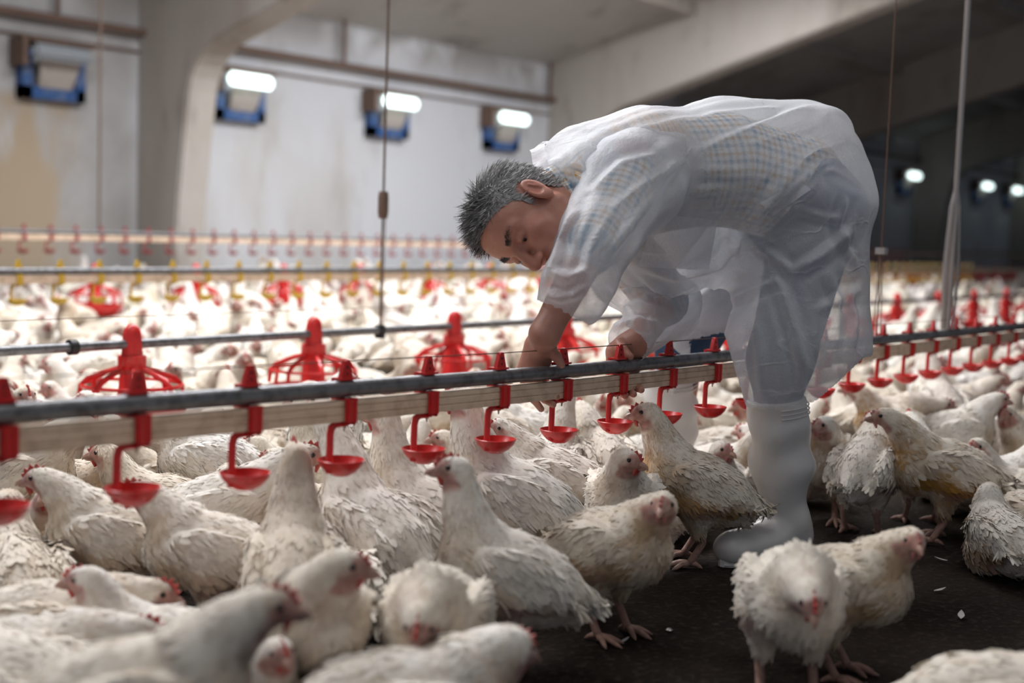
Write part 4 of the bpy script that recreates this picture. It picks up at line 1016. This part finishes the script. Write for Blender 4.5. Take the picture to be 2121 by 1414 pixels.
sh = [rcone(NC + NAX * .035, SP[0], .068, .078), rcone(SP[0], SP[1], .078, .128), rcone(SP[1], SP[2], .138, .128), rcone(SP[2], SP[3], .128, .132), rcone(SP[1], LS, .10, .070), rcone(SP[1], RS, .10, .076), rcone(LS, LE, .068, .056), rcone(RS, RE, .072, .06)]
v, f = blob(sh, .028, .011); o = part('plaid_shirt', v, f, MAT['plaid'], man); cloth_attr(o, seg_uv(v, [(SP[0], SP[1]), (SP[1], SP[2]), (SP[2], SP[3]), (LS, LE), (RS, RE)]))
je = [rcone(LHp, RHp, .118, .112), rcone(SP[3], (LHp + RHp) / 2, .125, .12), rcone(LHp, LK, .105, .074), rcone(LK, P(1610, 870, 3.06), .068, .050), rcone(RHp, RK, .103, .074), rcone(RK, P(1398, 810, 3.57), .066, .050)]
v, f = blob(je, .04, .011, extra=lambda Q, d: d + .004 * noise3(Q, 5, 3)); part('jeans', v, f, MAT['denim'], man)
# plaid collar standing round the neck
ring = []; uv = []; fs = []; n = 48
q1 = np.cross(NAX, [0, 0, 1.]); q1 /= np.linalg.norm(q1); q2 = np.cross(NAX, q1)
for j, (z, r_) in enumerate(((.020, .062), (-.020, .0635), (-.022, .0665), (-.002, .0705), (.022, .0735))):
    for i in range(n):
        a = 2 * math.pi * i / n; ring.append(NC + NAX * (z + .004 * math.sin(2 * a)) + (r_ + .0015 * math.sin(3 * a + 1)) * (math.cos(a) * q1 + math.sin(a) * q2)); uv.append((a * .07, z + .03 * j))
for j in range(4): fs += [(j * n + i, j * n + (i + 1) % n, (j + 1) * n + (i + 1) % n, (j + 1) * n + i) for i in range(n)]
o = part('shirt_collar', ring, fs, MAT['plaid'], man); cloth_attr(o, np.array(uv))

# --- boots
def boot(top, ankle, heel, toe, name='boot'):
    k = [rcone(top, top * .5 + ankle * .5, .071, .067), rcone(top * .5 + ankle * .5, ankle, .067, .053), rcone(ankle, heel, .050, .044), rcone(heel * .6 + toe * .4, toe, .047, .038), rcone(heel, toe, .042, .036)]
    up = (top - ankle) / np.linalg.norm(top - ankle); tl = np.linalg.norm(top - ankle)
    def ex(Q, d):
        t = ((Q - ankle) @ up) / tl; w = np.clip(1.15 - t, 0, 1)
        d = d + .012 * w * np.sin(t * 15 + 3 * noise3(Q, 3.5, 4)) * np.clip(t + .1, 0, 1) * 1.2 + .003 * noise3(Q, 7, 8)
        d = np.maximum(d, (Q - top) @ up); d = np.maximum(d, -(Q[..., 2] - .012)); return d
    v, f = blob(k, .03, .006, extra=ex); o = part(name, v, f, MAT['boot'], man)
    s = MB(); dv = toe - heel; dv[2] = 0; ln = np.linalg.norm(dv); dv /= ln; pv = np.array([-dv[1], dv[0], 0]); out = []
    for i in range(28):
        a = 2 * math.pi * i / 28; x = math.cos(a); y = math.sin(a); w = .047 if x > 0 else .040
        out.append(heel[:2] + dv[:2] * (ln / 2 + x * (ln / 2 + .042)) + pv[:2] * w * y * (1 - .12 * math.cos(2 * a)))
    vs = [(*p, z) for z in (.001, .020) for p in out]; fs = [tuple(range(27, -1, -1)), tuple(range(28, 56))] + [(i, (i + 1) % 28, 28 + (i + 1) % 28, 28 + i) for i in range(28)]
    so = mesh('sole', np.array(vs) - BASE, fs, MAT['boot'], False); obj('sole', so, o)
    for q in range(3):                                  # ridged trim below the rim
        c0 = top - up * (.016 + .010 * q); e1 = np.cross(up, [1., 0, 0]); e1 /= np.linalg.norm(e1); e2 = np.cross(up, e1); R_ = .0725
        tb = MB().tube([c0 + R_ * (math.cos(a) * e1 + math.sin(a) * e2) for a in np.linspace(-1.2, 1.2, 16) + BOOTA], .0022, 6); part('trim', tb.v, tb.f, MAT['boot'], o)
    return o
def camright_angle(up):
    e1 = np.cross(up, [1., 0, 0]); e1 /= np.linalg.norm(e1); e2 = np.cross(up, e1); r = cdir(1, 0, .5); return math.atan2(r @ e2, r @ e1)
tdir = cdir(-.80, 0, .60); tdir[2] = 0; tdir /= np.linalg.norm(tdir)
for top, ank, hl_ in ((P(1609, 826, 3.06), P(1628, 1075, 3.10), None), (P(1388, 775, 3.56), P(1392, 975, 3.62), None)):
    BOOTA = camright_angle((top - ank) / np.linalg.norm(top - ank))
    heel = np.array([ank[0], ank[1], .046]) - tdir * .02; toe = heel + tdir * .195; toe[2] = .040
    boot(top, ank, heel, toe)

# --- the gown: a thin loose shell, open at the hem and the cuffs
def shell(prims, k, h, cutf, folds, name, mat, parent):
    raw = {}
    def ex(Q, d):
        d = d + folds(Q); return np.maximum(d, cutf(Q))
    v, f = blob(prims, k, h, extra=ex)
    ct = cutf(v); d0 = sdf(prims, k, v) + folds(v)
    cap = (np.abs(ct) < .3 * h) & (d0 < -.55 * h)
    f = f[~(cap[f].sum(1) >= 1)]; us = np.unique(f); mp = -np.ones(len(v), int); mp[us] = np.arange(len(us))
    return v[us], mp[f]
def px_of(Q):
    c = (Q - CAM) @ RM; return 1060.5 + F * c[..., 0] / -c[..., 2], 707 - F * c[..., 1] / -c[..., 2], -c[..., 2]
HEMX = [1300, 1385, 1430, 1496, 1500, 1545, 1600, 1690, 1740, 1788, 1840]; HEMY = [2000, 2000, 706, 690, 690, 844, 848, 832, 788, 742, 730]
def hem(Q):
    x, y, z = px_of(Q); return np.maximum((y - np.interp(x, HEMX, HEMY)) * z / F * .75, np.where(y < 520, (np.interp(y, [240, 300, 353, 425, 470], [1100, 1116, 1140, 1178, 1198]) - x) * z / F * .9, -1.0))
spd = SP[3] - SP[1]; spd /= np.linalg.norm(spd)
def stretch(Q, ax, k): return Q - (1 - k) * (Q @ ax)[..., None] * ax
def ridge(Q, s, seed): return 1 - 2 * np.abs(noise3(Q, s, seed))
def gown_folds(Q):
    x, y, z = px_of(Q); w = np.clip((x - 1480) / 120, 0, 1) * np.clip((y - 400) / 120, 0, 1)
    dg = spd * .8 + np.array([0, 0, .35]); dg = dg / np.linalg.norm(dg)
    a = .008 * ridge(stretch(Q, dg, .10), 5.5, 31) + .004 * noise3(Q, 5, 32)
    dn = np.array([0, 0, 1.]) + cdir(-.3, 0, 0) * .3; dn /= np.linalg.norm(dn)
    b = .007 * ridge(stretch(Q, dn, .2), 5.0, 33) + .005 * noise3(Q, 6, 34)
    return a * (1 - w) + b * w
gp = [rcone(P(1158, 405, 2.80), P(1235, 375, 2.90), .082, .115), rcone(P(1198, 366, 2.91), P(1330, 366, 2.97), .102, .150), rcone(P(1330, 366, 2.97), P(1490, 351, 3.06), .150, .157), rcone(P(1490, 351, 3.06), P(1575, 358, 3.10), .157, .164),
      rcone(P(1575, 358, 3.10), P(1640, 367, 3.14), .164, .172), rcone(P(1640, 367, 3.14), P(1688, 415, 3.16), .172, .145), rcone(P(1672, 450, 3.12), P(1645, 740, 3.06), .150, .163), rcone(P(1645, 740, 3.06), P(1638, 880, 3.06), .163, .150),
      rcone(P(1600, 460, 3.42), P(1462, 660, 3.52), .150, .125), rcone(P(1365, 470, 3.0), P(1500, 480, 3.12), .128, .135), rcone(P(1380, 520, 3.02), P(1400, 540, 3.05), .085, .09)]
gv, gf = shell(gp, .055, .0072, hem, gown_folds, 'lab_gown', None, None)
def folds3(v, f, segs):
    """raise sharp creases in the cloth along lines that lie on it"""
    bv = BVHTree.FromPolygons([tuple(p) for p in v], [tuple(int(i) for i in q) for q in f]); n = vnormals(v, f); out = v.copy()
    for line_, amp, wd_ in segs:
        pts = []
        for a, b_ in zip(line_[:-1], line_[1:]):
            for t in np.linspace(0, 1, 7): pts.append((a[0] * (1 - t) + b_[0] * t, a[1] * (1 - t) + b_[1] * t))
        P3 = []
        for q in pts:
            r = ray(*q); r /= np.linalg.norm(r); hit = bv.ray_cast(Vector(CAM), Vector(r))[0]
            if hit: P3.append(np.array(hit))
        if len(P3) < 2: continue
        P3 = np.array(P3); best = np.full(len(v), 9.); tpos = np.zeros(len(v))
        for k in range(len(P3) - 1):
            a, ba = P3[k], P3[k + 1] - P3[k]; t = np.clip(((v - a) @ ba) / (ba @ ba + 1e-9), 0, 1); dd = np.linalg.norm(v - a - t[:, None] * ba, axis=1); m_ = dd < best; best[m_] = dd[m_]; tpos[m_] = (k + t[m_]) / (len(P3) - 1)
        end = np.clip(np.minimum(tpos, 1 - tpos) / .18, .0, 1)
        s = best / wd_; out += n * (amp * end * (np.exp(-np.abs(s) ** 1.4) - .45 * np.exp(-((s - 2.0) / 1.0) ** 2)))[:, None]
    return out
TORSO = [(((1428, 322), (1560, 268), (1690, 216)), .012, .013), (((1440, 350), (1560, 356), (1640, 356)), .007, .010), (((1300, 300), (1480, 240), (1640, 222)), .009, .013), (((1236, 318), (1330, 268), (1450, 236)), .008, .012),
 (((1460, 330), (1600, 285), (1720, 262)), .008, .011), (((1200, 330), (1225, 380), (1262, 420)), .006, .009), (((1185, 310), (1205, 350), (1232, 395)), .005, .008), (((1215, 300), (1260, 330), (1330, 345)), .006, .009), (((1175, 345), (1190, 380), (1210, 420)), .005, .008),
 (((1545, 472), (1600, 405), (1660, 335), (1765, 288)), .022, .016), (((1566, 478), (1640, 410), (1700, 352)), -.012, .013), (((1655, 332), (1690, 322), (1720, 330)), .010, .010),
 (((1700, 345), (1752, 372), (1790, 400)), .010, .011), (((1752, 400), (1738, 460), (1748, 540)), .012, .010), (((1770, 430), (1752, 500), (1776, 560)), .010, .010), (((1640, 430), (1700, 450), (1745, 455)), .007, .009),
 (((1552, 500), (1605, 532), (1638, 568)), .012, .010), (((1638, 568), (1706, 528), (1775, 470)), .014, .012), (((1612, 580), (1645, 680), (1678, 790)), .012, .012), (((1506, 625), (1560, 604), (1612, 580)), .009, .010),
 (((1592, 520), (1602, 560), (1612, 600)), .008, .008), (((1690, 650), (1740, 618), (1790, 596)), .009, .011), (((1720, 560), (1735, 640), (1728, 740)), .010, .012), (((1760, 600), (1772, 660), (1765, 735)), .009, .010), (((1560, 650), (1575, 740), (1580, 830)), .007, .012), (((1640, 700), (1655, 760), (1662, 820)), .007, .010),
 (((1300, 540), (1400, 575), (1490, 550), (1550, 470)), .012, .013), (((1330, 580), (1385, 610), (1440, 590)), .012, .012), (((1490, 470), (1520, 500), (1530, 545)), .008, .010), (((1400, 640), (1460, 610), (1500, 575)), .008, .012), (((1430, 400), (1480, 392), (1560, 398)), .006, .009)]
gv = folds3(gv, gf, TORSO)
gown = part('lab_gown', gv, gf, MAT['gown'], man)
ARMS = [(((1422, 326), (1340, 380), (1262, 440)), .012, .012), (((1400, 345), (1320, 450), (1240, 560)), .010, .012), (((1370, 320), (1290, 340), (1225, 400)), .009, .012), (((1190, 430), (1160, 500), (1130, 590)), .009, .012), (((1262, 440), (1225, 520), (1205, 610)), .009, .011), (((1140, 560), (1175, 580), (1220, 560)), .012, .012), (((1120, 605), (1160, 618), (1215, 600)), .010, .010), (((1320, 430), (1290, 480), (1250, 520)), .008, .010), (((1180, 620), (1200, 600), (1240, 590)), .008, .009),
 (((1250, 600), (1300, 640), (1350, 690)), .009, .010), (((1300, 580), (1340, 610), (1400, 620)), .009, .011), (((1270, 680), (1310, 665), (1370, 670)), .010, .010)]
def sleeve(prims, pt, nr, ax, k=.03):
    cut = lambda Q: (Q - pt) @ nr
    fo = lambda Q: .0045 * ridge(stretch(Q, ax, .35), 7, 41) + .004 * noise3(Q, 8, 42)
    v, f = shell(prims, k, .0068, cut, fo, 'sleeve', None, None); v = folds3(v, f, ARMS); return part('sleeve', v, f, MAT['gown'], gown), v, f
c1, c2 = P(1112, 622, 2.63), P(1200, 664, 2.63); u = c2 - c1; u /= np.linalg.norm(u); vw = P(1150, 640, 3) - CAM; nr = np.cross(u, vw); nr /= np.linalg.norm(nr); nr = nr if nr[2] < 0 else -nr
ax1 = LE - LS; ax1 /= np.linalg.norm(ax1)
sl1, sv1, sf1 = sleeve([rcone(P(1392, 338, 2.91), P(1340, 360, 2.88), .070, .100), rcone(P(1340, 360, 2.88), P(1300, 385, 2.84), .100, .112), rcone(P(1300, 385, 2.84), P(1232, 500, 2.68), .112, .080), rcone(P(1232, 500, 2.68), P(1196, 590, 2.63), .080, .072), rcone(P(1196, 590, 2.63), P(1154, 652, 2.63), .068, .046)], c1, nr, ax1)
ax2 = RW - RE; ax2 /= np.linalg.norm(ax2)
sl2, _, _ = sleeve([rcone(P(1245, 440, 3.08), P(1300, 560, 3.10), .092, .085), rcone(P(1300, 560, 3.10), P(1378, 640, 3.10), .085, .082), rcone(P(1378, 640, 3.10), P(1305, 708, 2.94), .076, .050)], P(1300, 712, 2.925), ax2, ax2)
# standing collar, breast pocket, belt tab, drawn over the gown along its surface
def loft(A, B_, n, name, mat, parent, cols=6):
    A = [np.asarray(a) for a in A]; B_ = [np.asarray(a) for a in B_]; tt = np.linspace(0, 1, n); t0 = np.linspace(0, 1, len(A))
    fa = lambda L_: np.stack([np.interp(tt, t0, [q[i] for q in L_]) for i in range(3)], 1)
    a, b_ = fa(A), fa(B_); a = (np.roll(a, 1, 0) + a * 2 + np.roll(a, -1, 0)) / 4 if False else a
    vs = []; 
    for i in range(n):
        for j in range(cols):
            s = j / (cols - 1); vs.append(a[i] * (1 - s) + b_[i] * s + np.array([0, 0, .004 * math.sin(i * 1.3) * s]))
    fs = [(i * cols + j, i * cols + j + 1, (i + 1) * cols + j + 1, (i + 1) * cols + j) for i in range(n - 1) for j in range(cols - 1)]
    return part(name, np.array(vs), fs, mat, parent)
loft([P(1200, 274, 3.0), P(1160, 290, 2.95), P(1128, 298, 2.90), P(1136, 325, 2.835), P(1148, 355, 2.79), P(1166, 390, 2.75), P(1186, 428, 2.715)],
     [P(1180, 272, 3.0), P(1138, 291, 2.95), P(1097, 308, 2.885), P(1104, 338, 2.82), P(1117, 366, 2.775), P(1156, 394, 2.745), P(1182, 430, 2.712)], 28, 'collar', MAT['gown2'], gown)
bvh = BVHTree.FromPolygons([tuple(p) for p in gv], [tuple(int(i) for i in q) for q in gf])
def drape(quad, name, mat, n=12, off=.004):
    q = [np.array(p, float) for p in quad]; vs = []
    for i in range(n + 1):
        for j in range(n + 1):
            s, t = i / n, j / n; p = (q[0] * (1 - s) + q[1] * s) * (1 - t) + (q[3] * (1 - s) + q[2] * s) * t
            r = ray(*p); hit = bvh.ray_cast(Vector(CAM), Vector(r / np.linalg.norm(r)))[0]
            vs.append(np.array(hit) - r / np.linalg.norm(r) * off if hit else None)
    ok = [v for v in vs if v is not None]
    if len(ok) < len(vs): print('drape miss', name, len(vs) - len(ok))
    vs = [v if v is not None else ok[0] for v in vs]
    fs = [(i * (n + 1) + j, i * (n + 1) + j + 1, (i + 1) * (n + 1) + j + 1, (i + 1) * (n + 1) + j) for i in range(n) for j in range(n)]
    return part(name, np.array(vs), fs, mat, gown)
drape([(1358, 443), (1486, 456), (1468, 560), (1322, 552)], 'pocket', MAT['gown2'])
drape([(1575, 420), (1655, 375), (1680, 392), (1600, 448)], 'belt_tab', MAT['gown2'], 8)
